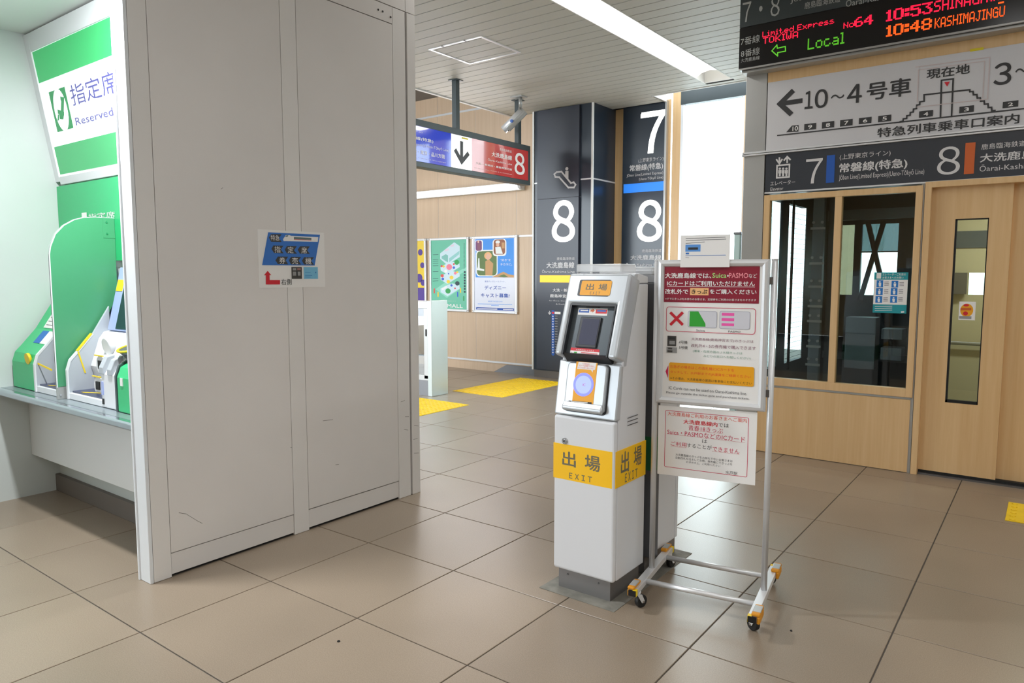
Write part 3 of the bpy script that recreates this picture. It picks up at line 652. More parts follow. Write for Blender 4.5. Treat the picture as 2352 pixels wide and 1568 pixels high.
["p","mintd",-7.4733,1.6786,-7.3896,1.7125,-7.3425,1.6943,-7.3437,1.5894,-7.3908,1.6074,-7.4736,1.6522],
["p","mintd2",-7.3195,1.6503,-7.115,1.7599,-7.1189,1.7082,-7.3202,1.5892],
["p","pinkl",-7.4065,1.7828,-7.3296,1.7987,-7.3181,1.7724,-7.401,1.7521],
["p","pinkl",-7.2939,1.8414,-7.2238,1.8571,-7.2183,1.8293,-7.2825,1.8195],
["p","icewhite",-7.4993,1.5202,-7.3913,1.5635,-7.2497,1.5973,-7.1167,1.5701,-7.1114,1.5182,-7.3576,1.4054,-7.4939,1.4671],
["p","icewhite",-7.501,1.3787,-7.393,1.4229,-7.2512,1.4579,-7.118,1.4316,-7.1127,1.3796,-7.3592,1.2646,-7.4957,1.3255],
["p","icewhite",-7.5034,1.1923,-7.3951,1.2379,-7.2531,1.2743,-7.1196,1.2494,-7.1143,1.1973,-7.3613,1.0794,-7.4981,1.1391],
["e","ppink",-7.3795,1.4753,-7.2627,1.5634],
["e","pred",-7.4982,1.3629,-7.4318,1.4123],
["e","pyel",-7.3153,1.3322,-7.2361,1.3914],
["e","pgrn",-7.2168,1.5511,-7.1203,1.6247],
["e","pgrn",-7.4015,1.1202,-7.2958,1.198],
["e","pblue",-7.2528,1.4908,-7.2019,1.5294],
["e","pyel",-7.457,1.5109,-7.4098,1.5464],
["e","pred",-7.4965,1.5173,-7.4538,1.5493],
["e","pblue",-7.4821,1.318,-7.4252,1.3601],
["e","pyel",-7.3763,1.2739,-7.3059,1.3262],
["e","dark",-7.2037,1.2425,-7.1162,1.3079],
["e","ppink",-7.2279,1.4056,-7.1702,1.4491],
["e","pyel",-7.1813,1.4247,-7.14,1.456],
["e","pblue",-7.3002,1.2262,-7.2536,1.2608],
["e","pred",-7.2453,1.5482,-7.2083,1.5763],
["e","paper",-7.4232,1.4352,-7.362,1.4811],
["e","pblue",-7.3479,1.408,-7.3198,1.4291],
["e","pred",-7.2233,1.1884,-7.1909,1.2125],
["p","paper",-7.4793,1.1971,-7.3773,1.2336,-7.3598,1.2118,-7.4617,1.1663],
["e","pred",-7.6429,1.1748,-7.6188,1.195],
["r","pred",-7.6444,1.1193,-7.6183,1.1771,0],
["e","pyel",-7.5645,1.1224,-7.5405,1.1425],
["r","pyel",-7.5659,1.0671,-7.54,1.1246,0],
["e","pblue",-7.1669,1.1289,-7.1439,1.1486],
["r","pblue",-7.1682,1.0748,-7.1432,1.1311,0],
["e","pyel",-7.1085,1.1907,-7.0856,1.2104],
["r","pyel",-7.1098,1.1368,-7.0849,1.193,0],
["e","pgrn",-7.0463,1.0702,-7.0236,1.0897],
["r","pgrn",-7.0476,1.0164,-7.0229,1.0723,0],
["t","paper","MALL",-7.3685,0.9095,-7.0536,0.9642,1],
["t","paper","通販サイト",-7.3502,1.0012,-7.1916,1.0133,0],
["s","dark",0.006,-7.654,1.7078,-7.5389,1.7095],
["s","dark",0.006,-7.655,1.6367,-7.5398,1.6389],
["s","dark",0.006,-7.6554,1.61,-7.5402,1.6124],
["s","dark",0.006,-7.6559,1.5744,-7.5406,1.577],
["s","dark",0.006,-7.6564,1.5388,-7.5411,1.5416],
["s","dark",0.006,-7.6577,1.4497,-7.5423,1.4531],
["s","dark",0.006,-7.6592,1.3425,-7.5436,1.3466],
["s","dark",0.006,-7.6597,1.3067,-7.5441,1.311],
["r","dark",-7.0295,1.4281,-6.9956,1.4575,0],
["r","dark",-7.0298,1.3868,-6.9959,1.4161,0],
["r","dark",-7.0302,1.3455,-6.9962,1.3747,0],
["r","dark",-7.0305,1.3041,-6.9966,1.3332,0],
["r","dark",-7.0309,1.2627,-6.9969,1.2917,0],
["r","dark",-7.0312,1.2212,-6.9972,1.2502,0],
["r","dark",-7.0316,1.1797,-6.9976,1.2087,0],
["r","dark",-7.0319,1.1382,-6.9979,1.1671,0],
["r","dark",-7.0261,1.8538,-7.0149,1.8652,0],
["r","dark",-7.0263,1.835,-7.015,1.8464,0],
["r","dark",-7.0264,1.8162,-7.0152,1.8276,0],
["r","dark",-7.0266,1.7974,-7.0153,1.8088,0],
["r","dark",-7.0267,1.7786,-7.0155,1.7899,0],
["r","dark",-7.0269,1.7597,-7.0156,1.7711,0],
["r","dark",-7.0271,1.7409,-7.0158,1.7522,0],
["r","dark",-7.0272,1.722,-7.0159,1.7334,0],
["r","dark",-7.0274,1.7032,-7.0161,1.7145,0],
["r","dark",-7.0275,1.6843,-7.0162,1.6956,0],
["r","dark",-7.0277,1.6654,-7.0164,1.6767,0],
["r","dark",-7.0278,1.6466,-7.0165,1.6579,0],
["r","dark",-7.028,1.6277,-7.0167,1.639,0],
["r","dark",-7.0281,1.6088,-7.0169,1.6201,0],
["r","dark",-7.0283,1.5899,-7.017,1.6012,0],
["r","dark",-7.0285,1.571,-7.0172,1.5823,0],
["r","dark",-7.0286,1.5521,-7.0173,1.5633,0],
["r","dark",-7.0288,1.5332,-7.0175,1.5444,0],
["r","dark",-7.0289,1.5142,-7.0176,1.5255,0],
["r","dark",-7.0291,1.4953,-7.0178,1.5065,0]],"poster_job":[["r","pskyblue",-6.8036,1.3658,-6.1017,1.9189,0],
["r","pwhite",-6.8015,0.8974,-6.0995,1.3634,0],
["r","paper",-6.7935,1.3814,-6.3939,1.7623,0.06],
["r","leaf",-6.777,1.3939,-6.4098,1.7451,0.055],
["r","paper",-6.4829,1.6697,-6.2359,1.9099,0.05],
["r","brown",-6.4648,1.6905,-6.2566,1.9052,0.045],
["r","paper",-6.8015,1.743,-6.6617,1.9061,0.03],
["r","purple",-6.7993,1.7518,-6.6835,1.8976,0.03],
["e","straw",-6.6399,1.6235,-6.4999,1.73],
["e","skin",-6.6074,1.6154,-6.5268,1.7085],
["p","pale_tan",-6.6188,1.5997,-6.5537,1.6241,-6.4733,1.5649,-6.4899,1.3979,-6.6197,1.3935],
["p","photowhite",-6.7618,1.5164,-6.75,1.6433,-6.7302,1.643,-6.7232,1.4992,-6.6411,1.482,-6.6412,1.4567,-6.7842,1.474],
["e","photowhite",-6.4297,1.8445,-6.3506,1.8919],
["e","skin",-6.4192,1.8035,-6.3612,1.8544],
["p","photowhite",-6.4353,1.7969,-6.3402,1.8031,-6.2984,1.6994,-6.4249,1.7014],
["r","pale_tan",-6.3191,1.7769,-6.267,1.8601,0],
["e","skin",-6.765,1.8622,-6.7322,1.9009],
["r","plum",-6.7708,1.7606,-6.7053,1.8589,0],
["p","pale_tan",-6.5008,1.3686,-6.3832,1.4147,-6.2883,1.4478,-6.1945,1.4107,-6.1017,1.3985,-6.1017,1.3658],
["p","leaf",-6.3939,1.3814,-6.2779,1.4107,-6.2049,1.3737,-6.2779,1.3669],
["t","paper","“好き”を",-6.3405,1.5951,-6.1583,1.6299,0],
["t","paper","チカラに。",-6.3406,1.5335,-6.1325,1.5679,0],
["t","pnavy","東京ディズニーリゾート、",-6.6309,1.2951,-6.2519,1.3201,0],
["t","pnavy","ディズニー",-6.6367,1.1918,-6.2415,1.2473,1],
["t","pnavy","キャスト募集!",-6.7031,1.077,-6.1791,1.1387,1],
["t","pskyblue","面接予約受付中!",-6.569,1.012,-6.3047,1.031,0],
["s","pskyblue",0.006,-6.7649,0.9778,-6.1325,0.9856],
["s","pskyblue",0.006,-6.5129,0.9605,-6.3736,0.9618],
["r","pnavy",-6.7964,0.8957,-6.0995,0.9289,0],
["s","paper",0.012,-6.7764,0.9063,-6.4004,0.9115],
["r","paper",-6.2943,0.9069,-6.1119,0.9163,0]]}''')
R55 = math.radians(8.5)
PLANES = dict(elev=((0, 5.735, 0), (1, 0, 0), (0, 0, 1)), led=((0, 5.6, 0), (1, 0, 0), (0, 0, 1)), pil=((0, 8.06, 0), (1, 0, 0), (0, 0, 1)),
    p78=((0, 8.64, 0), (1, 0, 0), (0, 0, 1)), hang=((-5.435, 0, 0), (0, 1, 0), (0, 0, 1)), part=((-3.245, 0, 0), (0, 1, 0), (0, 0, 1)),
    wood=((0, 8.16, 0), (1, 0, 0), (0, 0, 1)), stand=((-1.39, 2.877, 0), (math.cos(R55), math.sin(R55), 0), (0, 0, 1)),
    hood=((0, 2.657, 1.112), (1, 0, 0), (0, .11, .315)), hoodin=((0, 2.685, 1.112), (1, 0, 0), (0, .11, .315)), reader=((0, 2.64, .86), (1, 0, 0), (0, .03, .17)),
    mfront=((0, 2.645, 0), (1, 0, 0), (0, 0, 1)), mside=((-1.445, 0, 0), (0, 1, 0), (0, 0, 1)),
    doorp=((0, 5.8045, 0), (1, 0, 0), (0, 0, 1)), rsv=((-5.2, 2.014, 2.02), (1, 0, 0), (0, -.1568, .9876)), rback=((0, 2.01, 0), (1, 0, 0), (0, 0, 1)))
class Plane:
    def __init__(s, name):
        O, u, v = PLANES[name]; s.O = Vector(O); s.u = Vector(u).normalized(); s.v = Vector(v).normalized(); s.n = s.u.cross(s.v)
    def at(s, a, b, h=0): return s.O + s.u * a + s.v * b + s.n * h
def rrect(a, b, c, d, r, n=5):
    if r <= 0: return [(a, b), (c, b), (c, d), (a, d)]
    out = []
    for cx, cy, t0 in ((c - r, b + r, -90), (c - r, d - r, 0), (a + r, d - r, 90), (a + r, b + r, 180)):
        for i in range(n + 1):
            t = math.radians(t0 + 90 * i / n); out.append((cx + r * math.cos(t), cy + r * math.sin(t)))
    return out
GLYPH = {}
DOT = dict(zip('0134568:AEGHIJKLMNOSTUWacdeilmoprstx', '3E4141413E 00427F4000 2141454B31 1814127F10 2745454539 3C4A494930 3649494936 0036360000 7E1111117E 7F49494941 3E4149497A 7F0808087F 00417F4100 2040413F01 7F08142241 7F40404040 7F020C027F 7F0408107F 3E4141413E 4649494931 01017F0101 3F4040403F 3F4038403F 2054545478 3844444420 384444487F 3854545418 00447D4000 00417F4000 7C04180478 3844444438 7C14141408 7C08040408 4854545420 043F444020 4428102844'.split()))
def dot_cells(txt):
    cells = []; x = 0
    for ch in txt:
        if ch == ' ': x += 3; continue
        cols = [int(DOT[ch][i:i + 2], 16) for i in range(0, 10, 2)]
        while cols and not cols[0]: cols.pop(0)
        while cols and not cols[-1]: cols.pop()
        for c in cols:
            cells += [(x, 6 - r) for r in range(7) if c >> r & 1]; x += 1
        x += 1
    return cells, x - 1
def prepare_text():
    tmp = {}
    for key, items in LAY.items():
        for it in items:
            if it[0] == 't':
                k = (it[2], it[7])
                if k not in tmp:
                    c = bpy.data.curves.new('t', 'FONT'); c.body = it[2]; c.resolution_u = 6 if len(it[2]) < 3 else 2
                    if it[2] == '７・８': c.space_character = .7
                    o = bpy.data.objects.new('t', c); COL.objects.link(o); tmp[k] = o
    bpy.context.view_layer.update()
    dg = bpy.context.evaluated_depsgraph_get()
    for k, o in tmp.items():
        me = bpy.data.meshes.new_from_object(o.evaluated_get(dg))
        vs = [(v.co.x, v.co.y, 0) for v in me.vertices]; fs = [list(p.vertices) for p in me.polygons]
        x0 = min(v[0] for v in vs); x1 = max(v[0] for v in vs); y0 = min(v[1] for v in vs); y1 = max(v[1] for v in vs)
        if k[1]:                                   # heavier strokes: three slightly shifted copies
            d = .022 * (y1 - y0); n = len(vs); base = list(vs); fb = list(fs); vs = []; fs = []
            for q, (dx, dy) in enumerate(((-d, -d / 2), (d, -d / 2), (0, d))):
                vs += [(x + dx, y + dy, q * .00005) for x, y, z in base]; fs += [[i + q * n for i in f] for f in fb]
            x0 -= d; x1 += d; y0 -= d / 2; y1 += d
        GLYPH[k] = ([((x - x0) / (x1 - x0), (y - y0) / (y1 - y0), z) for x, y, z in vs], fs)
        bpy.data.meshes.remove(me)
    for o in tmp.values():
        c = o.data; bpy.data.objects.remove(o); bpy.data.curves.remove(c)
prepare_text()
JOINED = {'poster_green', 'poster_job', 'pillar_map', 'stand_note'}
def decal(key, plane, parent, lift=.0012, names=('print', 'lettering'), dz=0):
    P = Plane(plane); items = LAY[key]
    res = []
    each = key not in JOINED
    step = .00004
    nsh = sum(1 for i in items if i[0] not in 'td')
    for which in (0, 1):
        mb = MB(); ml = []; i = 0
        for it in items:
            if (it[0] in 'td') != (which == 1): continue
            col = it[1]
            if col not in ml: ml.append(col)
            mb.cur = ml.index(col)
            if each:
                if mb.v: res.append(obj(names[which], mb, ml, parent))
                mb = MB(); ml = [col]; mb.cur = 0
            i += 1
            h = lift + step * (i if which == 0 else nsh + 3)
            if it[0] == 't':
                g, fs = GLYPH[(it[2], it[7])]; a, b, c, d = it[3:7]
                a, c = min(a, c), max(a, c); b, d = min(b, d), max(b, d)
                mb.add([P.at(a + x * (c - a), b + dz + y * (d - b), h + z) for x, y, z in g], fs)
            elif it[0] == 'd':
                cells, wid = dot_cells(it[2]); a, b, c, d = it[3:7]; b, d = min(b, d), max(b, d)
                cw, chh = (c - a) / wid, (d - b) / 7
                for x, y in cells:
                    for p in ((0, .5, 1) if it[2][0] in '16' else (0, .5)):
                        for q in (0, .5):
                            x0, y0 = a + (x + p + .03) * cw, b + (y + q + .03) * chh
                            mb.add([P.at(x0, y0, h), P.at(x0 + .46 * cw, y0, h), P.at(x0 + .46 * cw, y0 + .45 * chh, h), P.at(x0, y0 + .45 * chh, h)], [(0, 1, 2, 3)])
            elif it[0] == 'p':
                q = it[2:]; pts = [(q[j], q[j + 1]) for j in range(0, len(q), 2)]
                ar = sum(pts[j][0] * pts[(j + 1) % len(pts)][1] - pts[(j + 1) % len(pts)][0] * pts[j][1] for j in range(len(pts)))
                if ar < 0: pts = pts[::-1]
                mb.add([P.at(x, y + dz, h) for x, y in pts], [list(range(len(pts)))])
            elif it[0] == 'r':
                a, b, c, d, r = it[2:]; a, c = min(a, c), max(a, c); b, d = min(b, d), max(b, d)
                pts = rrect(a, b, c, d, min(r, (c - a) / 2, (d - b) / 2)); mb.add([P.at(x, y + dz, h) for x, y in pts], [list(range(len(pts)))])
            elif it[0] == 'e':
                a, b, c, d = it[2:]; a, c = min(a, c), max(a, c); b, d = min(b, d), max(b, d); n = 28
                mb.add([P.at((a + c) / 2 + (c - a) / 2 * math.cos(2 * PI * j / n), (b + d) / 2 + dz + (d - b) / 2 * math.sin(2 * PI * j / n), h) for j in range(n)], [list(range(n))])
            elif it[0] == 'o':
                a, b, c, d, r, w = it[2:]; a, c = min(a, c), max(a, c); b, d = min(b, d), max(b, d)
                o_ = rrect(a, b, c, d, r); i_ = rrect(a + w, b + w, c - w, d - w, max(r - w, .0005)); n = len(o_)
                mb.add([P.at(x, y + dz, h) for x, y in o_ + i_], [(j, (j + 1) % n, n + (j + 1) % n, n + j) for j in range(n)])
            elif it[0] == 's':
                w = it[2] / 2; q = it[3:]; pts = [(q[j], q[j + 1]) for j in range(0, len(q), 2)]
                for j_, ((x0, y0), (x1, y1)) in enumerate(zip(pts, pts[1:])):
                    h += .00002 if j_ else 0
                    L = math.hypot(x1 - x0, y1 - y0) or 1; ex, ey = (x1 - x0) / L, (y1 - y0) / L
                    e = w * .9 if len(pts) > 2 else 0
                    ax, ay, bx, by = x0 - ex * e, y0 - ey * e, x1 + ex * e, y1 + ey * e
                    mb.add([P.at(x, y + dz, h) for x, y in ((ax + ey * w, ay - ex * w), (bx + ey * w, by - ex * w), (bx - ey * w, by + ex * w), (ax - ey * w, ay + ex * w))], [(0, 1, 2, 3)])
        if mb.v: res.append(obj(names[which], mb, ml, parent))
    return res

# ================================================================== THE SETTING
# floor: grout bed with every tile on it
floor = struct('floor', B(-14, 6, -6, 14, -.15, -.004), 'grout')
TX, TY = -2.839, 1.308
tile_me = None
def in_view(x, y):
    a = math.degrees(math.atan2(-x, y))           # bearing to the left of the depth axis
    return -14 < a < 78 and x * x + y * y > .7
for i in range(-14, 8):
    for j in range(-3, 12):
        x0, y0 = TX + .6 * i, TY + .6 * j
        cx, cy = x0 + .3, y0 + .3
        if not in_view(cx, cy) or x0 > 1.4 or cy > 8.6: continue
        if cx < -5.3 and cy < 3.4: continue
        if -5.2 < cx < -3.6 and 2.3 < cy < 3.0: continue
        if cx > -1.7 and cy > 6.2: continue
        if math.hypot(cx, cy) < 1.4: continue
        if tile_me is None:
            o = obj('tile', B(-.2973, .2973, -.2973, .2973, -.012, 0), 'tile', floor, .0015, 1); tile_me = o.data
        else:
            o = bpy.data.objects.new('tile', tile_me); COL.objects.link(o); o.parent = floor
            b = o.modifiers.new('bevel', 'BEVEL'); b.width = .0015; b.segments = 1
        o.location = (cx, cy, 0)
# grey mortar round the gate posts
pm = MB().xy([(-1.80, 2.60), (-1.41, 2.592), (-1.405, 3.40), (-1.79, 3.41)], .0002, .0022)
obj('mortar_patch', pm, 'patch', floor)
# tactile paving
def tactile(x0, y0, w, d, kind):
    mb = B(x0 + .002, x0 + w - .002, y0 + .002, y0 + d - .002, .0003, .004)
    if kind == 'dots':
        n, m_ = 6, 6
        for a in range(n):
            for b in range(m_):
                cx, cy = x0 + w * (a + .5) / n, y0 + d * (b + .5) / m_
                mb.cyl((cx, cy, .004), (cx, cy, .009), .017, 8, .010)
    else:
        for a in range(4):
            cx = x0 + w * (a + .5) / 4
            mb.xy(rrect(cx - .016, y0 + .03, cx + .016, y0 + d - .03, .015, 3), .004, .009)
    obj('tactile_tile', mb, 'tac_yellow', floor)
for c in range(2):
    for r in range(4):
        tactile(-5.785 + .385 * c, 6.487 + .347 * r, .385, .347, 'dots' if (c == 1 or r > 2) else 'bars')
    for r in range(4):
        tactile(-5.785 + .385 * c, 4.52 + .345 * r, .385, .345, 'dots' if r > 0 else 'bars')
for c in range(3): tactile(-.157 + .42 * c, 4.957, .42, .42, 'dots')

# ceiling with its slats
ceiling = struct('ceiling', MB().box(-6.1, -3.325, 3.55, 8.23, 3.5855, 3.72).box(-2.995, 6, 3.55, 8.23, 3.5855, 3.72).box(-3.325, -2.995, 8.08, 8.23, 3.5855, 3.72).box(-6.1, -4.09, 8.23, 8.75, 3.5855, 3.72), 'ceil_void')
struct('ceiling_near', MB().box(-5.3, 6, -6, 3.55, 3.62, 3.74), 'slat')
slat_cache = {}
def slat(x0, x1, y0, y1):
    k = (x0, x1, round(y1 - y0, 3))
    if k not in slat_cache:
        o = obj('slat', B(x0, x1, 0, y1 - y0, 3.58, 3.585), 'slat', ceiling); slat_cache[k] = o.data
    else:
        o = bpy.data.objects.new('slat', slat_cache[k]); COL.objects.link(o); o.parent = ceiling
    o.location = (0, y0, 0)
for k in range(-5, 28):
    y0 = 4.384 + .1567 * k; y1 = y0 + .1445
    if y0 < 8.06:
        y1e = min(y1, 8.225)
        if y0 < 8.05 and y0 > 3.5: slat(-6.09, -3.325, y0, y1e); slat(-2.995, 2.2, y0, y1e)
    else:
        if y0 < 8.5: slat(-6.09, -4.06, y0, min(y1, 8.64))
        if y0 < 8.2: slat(-4.06, 2.2, y0, min(y1, 8.225))
struct('trim_1', MB().box(-6.13, -6.09, 3.5, 8.2, 3.566, 3.66), 'ceil_white')
struct('trim_2', MB().box(-4.06, 2, 8.225, 8.25, 3.572, 3.64), 'ceil_white')
struct('ceiling_high', MB().box(-12, -6.1, 1, 8.2, 4.05, 4.15).box(-6.12, -6.08, 1, 8.2, 3.66, 4.15), 'soffit')
# recess above the tall window
struct('trim_3', MB().box(-4.08, -4.05, 8.23, 8.66, 3.58, 4.0).box(-4.08, 2, 8.23, 8.7, 3.95, 4.0), 'ceil_white')
# alcove side wall
struct('wall_left', MB().box(-5.35, -5.2, -.9, 2.1, 0, 3.62).box(-5.35, -5.2, -6, -4.6, 0, 3.62).box(-5.35, -5.2, -4.6, -.9, 2.5, 3.62), 'wall_white')
struct('wall_alcove', B(-5.2, -3.345, 1.932, 2.1, .11, .69), 'wall_white')
struct('wall_alcove_upper', B(-5.2, -3.345, 2.036, 2.1, .69, 3.6), 'wall_white')
struct('baseboard_alcove', B(-5.2, -3.345, 1.905, 2.1, 0, .11), 'skirt')
struct('ceiling_alcove', MB().box(-5.2, -3.345, .3, 2.1, 2.9, 2.96).box(-5.2, -3.345, .3, .36, 2.96, 3.62), 'ceil_white')
struct('wall_booth', MB().box(-5.35, -5.2, 2.1, 3.24, 0, 3.6).box(-5.2, -3.345, 3.14, 3.24, 0, 3.6), 'wall_white')
# partition of grey steel panels
XP = -3.247
part = struct('wall_partition', B(XP - .09, XP - .014, 1.57, 3.23, 0, 3.6), 'gap_black')
obj('end_cap', B(-3.347, XP, 1.553, 1.57, 0, 3.6), 'cap_white', part, .003)
obj('end_cap', B(-3.349, -3.335, 1.546, 1.60, 0, 3.6), 'cap_white', part, .003)
def pp(name, y0, y1, z0, z1, m='panel_paint', dx=0): obj(name, B(XP - .02, XP + dx, y0 + .0012, y1 - .0012, z0 + .0015, z1 - .0015), m, part, .001, 1)
pp('stile', 1.57, 1.655, 0, 3.003, 'stile_paint'); pp('stile', 2.341, 2.440, 0, 3.003, 'stile_paint'); pp('stile', 3.131, 3.236, 0, 3.003, 'stile_paint')
pp('panel', 1.655, 2.341, .116, 2.902); pp('panel', 2.440, 3.131, .118, 2.902)
pp('bottom_rail', 1.655, 2.341, .012, .114, dx=-.003); pp('bottom_rail', 2.440, 3.131, .012, .115, dx=-.003)
pp('top_rail', 1.655, 2.341, 2.904, 3.003); pp('top_rail', 2.440, 3.131, 2.904, 3.003)
pp('header', 1.57, 3.24, 3.005, 3.6); pp('header', 3.24, 3.322, 3.005, 3.6)
obj('end_post', B(-3.347, XP, 3.252, 3.322, 0, 3.003), 'stile_paint', part, .002, 1)
fx = MB()
for y, z in ((3.02, 2.955), (3.055, 2.955), (3.118, 2.94)): fx.cyl((XP - .004, y, z), (XP + .0015, y, z), .006, 10)
obj('screw', fx, 'gap_black', part)
# scuffs low on the partition
mat('scuff', (96, 90, 84), .7)
sc = MB()
for y0, z0, y1, z1 in ((1.70, .30, 1.735, .285), (1.735, .285, 1.79, .235), (1.79, .235, 1.815, .215), (2.55, .60, 2.62, .595), (2.63, .33, 2.655, .327), (3.155, .62, 3.19, .625), (3.19, .52, 3.225, .515), (3.18, .44, 3.215, .43), (3.27, .45, 3.31, .44), (3.26, .36, 3.30, .36), (3.265, .27, 3.31, .262), (2.33, .49, 2.338, .489), (1.98, 1.83, 1.99, 1.838)):
    d = .0011
    sc.add([(XP + .0006, y0, z0 - d), (XP + .0006, y1, z1 - d), (XP + .0006, y1, z1 + d), (XP + .0006, y0, z0 + d)], [(0, 1, 2, 3)])
obj('scuff_mark', sc, 'scuff', part)

# far wood wall, panel by panel
YW = 8.19
wall_back = struct('wall_back', MB().box(-12, -5.72, YW + .0035, YW + .15, 0, 4.05), 'alu_trim')
xs = [-10.512 + .738 * k for k in range(6)] + [-6.084, -5.725]
for a, b in zip(xs, xs[1:]):
    for z0, z1 in ((0, .128), (.15, 1.93), (1.955, 3.765), (3.79, 4.05)):
        if a < -9 and z0 < 1: pass
        obj('panel', B(a + .003, b - .003, YW, YW + .004, z0, z1), 'wood_wall', wall_back)
for z0, z1 in ((.126, .152), (1.928, 1.957), (3.763, 3.792)):
    obj('rail', B(-12, -5.72 if z0 < 3 else -6.1, YW - .012, YW + .01, z0, z1), 'alu_trim', wall_back, .003)
obj('kerb', MB().xz([(-6.46, 0), (-6.24, .115), (-5.73, .115), (-5.73, 0)], YW - .03, YW), 'steel_dark', wall_back)
obj('skirting', MB().xz([(-12, 0), (-6.47, 0), (-6.25, .112), (-12, .112)], YW - .02, YW), 'wood_wall', wall_back)
# dark pillar
pillar = struct('column', B(-5.72, -4.804, 8.10, 8.78, .1, 3.58), 'navy_gloss')
obj('base', B(-5.71, -4.812, 8.11, 8.7, 0, .1), 'skirt', pillar)
obj('corner_trim', B(-5.735, -5.71, 8.085, 8.11, .1, 3.58), 'ceil_white', pillar)
obj('corner_trim', B(-4.82, -4.796, 8.092, 8.116, .1, 3.58), 'ceil_white', pillar)
obj('joint_strip', MB().box(-5.71, -5.655, 8.093, 8.102, 2.624, 2.642).box(-4.975, -4.82, 8.093, 8.102, 2.624, 2.642).box(-4.806, -4.797, 8.116, 8.69, 2.624, 2.642), 'alu_trim', pillar)
# wood wall with the tall sign, then the tall window
wall_w = struct('wall_window', MB().box(-4.804, -4.10, 8.69, 8.8, 0, 3.62).box(-4.10, -4.01, 8.69, 8.70, 0, 3.62).box(-3.975, -3.865, 8.66, 8.75, 0, 3.95), 'wood_lift')
win = struct('window_1', MB().box(-3.865, -3.83, 8.66, 8.72, 0, 3.52).box(-3.865, -1.5, 8.66, 8.72, 0, .08), 'alu')
obj('lintel', B(-3.865, -1.5, 8.65, 8.74, 3.52, 3.95), 'frame_dark', win)
obj('pane', B(-3.83, -1.5, 8.685, 8.691, .08, 3.52), 'pane', win)
obj('mullion', MB().box(-3.08, -3.05, 8.655, 8.72, .08, 3.52).box(-2.73, -2.70, 8.655, 8.72, .08, 3.52), 'alu', win)
obj('pier', B(-3.05, -2.73, 8.64, 8.74, 0, 3.52), 'wood_lift', win)
obj('slot_pane', B(-4.03, -3.975, 8.72, 8.725, 0, 3.6), 'pane', win)

# ------------------------------------------------------------------ lift front
YE = 5.743
lift = struct('wall_lift', MB().box(-1.856, 2.2, YE + .02, YE + .08, 2.9, 3.6).box(-1.856, -.76, YE + .02, YE + .08, 0, .52).box(-1.856, 2.2, YE + .02, YE + .08, 2.04, 2.9).box(-.79, -.745, YE + .02, YE + .08, 0, 2.04).box(.75, 2.2, YE + .02, YE + .08, 0, 2.04), 'steel_dark')
obj('corner_post', MB().box(-2.022, -1.858, YE - .004, YE + .16, 0, 2.345).box(-2.022, -1.858, YE - .004, YE + .16, 2.368, 3.58), 'steel', lift, .004)
obj('band', MB().box(-2.03, 2.2, YE - .02, YE, 2.340, 2.352).box(-2.03, 2.2, YE - .016, YE, 2.357, 2.371).box(-2.03, -2.02, YE - .02, YE + .15, 2.340, 2.371), 'alu', lift, .002)
obj('panel', B(-1.855, 2.2, YE, YE + .02, 2.884, 3.58), 'wood_lift', lift)
obj('panel', B(-1.855, -.775, YE, YE + .02, .004, .528), 'wood_lift', lift)
obj('panel', B(.745, 2.2, YE, YE + .02, .004, 2.05), 'wood_lift', lift)
obj('joint_strip', MB().box(-1.856, -.772, YE + .004, YE + .022, .530, .544).box(-.775, -.757, YE + .004, YE + .022, 0, 2.045), 'steel', lift)
w2 = struct('window_2', MB().box(-1.852, -1.806, YE - .008, YE + .05, .546, 2.03).box(-.808, -.765, YE - .008, YE + .05, .546, 2.03).box(-1.806, -.808, YE - .008, YE + .05, 1.987, 2.03).box(-1.806, -.808, YE - .008, YE + .05, .546, .606).box(-1.332, -1.284, YE - .008, YE + .05, .606, 1.987), 'wood_lift', .002)
obj('pane', B(-1.806, -1.332, YE + .02, YE + .026, .606, 1.987), 'pane_shaft', w2)
obj('pane', B(-1.284, -.808, YE + .02, YE + .026, .606, 1.987), 'pane_shaft', w2)
# sliding doors in their wooden jamb
d1 = struct('door_1', MB().box(-.752, -.712, YE - .012, YE + .10, 0, 2.05).box(.71, .75, YE - .012, YE + .10, 0, 2.05).box(-.712, .71, YE - .012, YE + .10, 2.01, 2.05), 'wood_lift', .002)
def door_leaf(x0, x1, y0, gx0, gx1):
    mb = MB().box(x0, gx0, y0, y0 + .03, .03, 2.01).box(gx1, x1, y0, y0 + .03, .03, 2.01).box(gx0, gx1, y0, y0 + .03, .03, .53).box(gx0, gx1, y0, y0 + .03, 1.793, 2.01)
    o = obj('door_leaf', mb, 'wood_lift', d1)
    obj('gasket', MB().box(gx0, gx0 + .012, y0 - .001, y0 + .02, .53, 1.793).box(gx1 - .006, gx1, y0 - .001, y0 + .02, .53, 1.793).box(gx0, gx1, y0 - .001, y0 + .02, .53, .55).box(gx0, gx1, y0 - .001, y0 + .02, 1.785, 1.793), 'gap_black', o)
    obj('door_pane', B(gx0 + .012, gx1 - .006, y0 + .018, y0 + .024, .55, 1.785), 'pane_wired', o)
    return o
door_leaf(-.715, -.250, YE + .045, -.568, -.376)
door_leaf(-.262, .24, YE + .09, -.07, .12)
door_leaf(.23, .72, YE + .045, .38, .57)
obj('sill', B(-.71, .71, YE + .02, YE + .14, 0, .012), 'steel_dark', d1)
obj('floor_gap', B(-.71, .71, YE + .045, YE + .12, .012, .03), 'gap_black', d1)
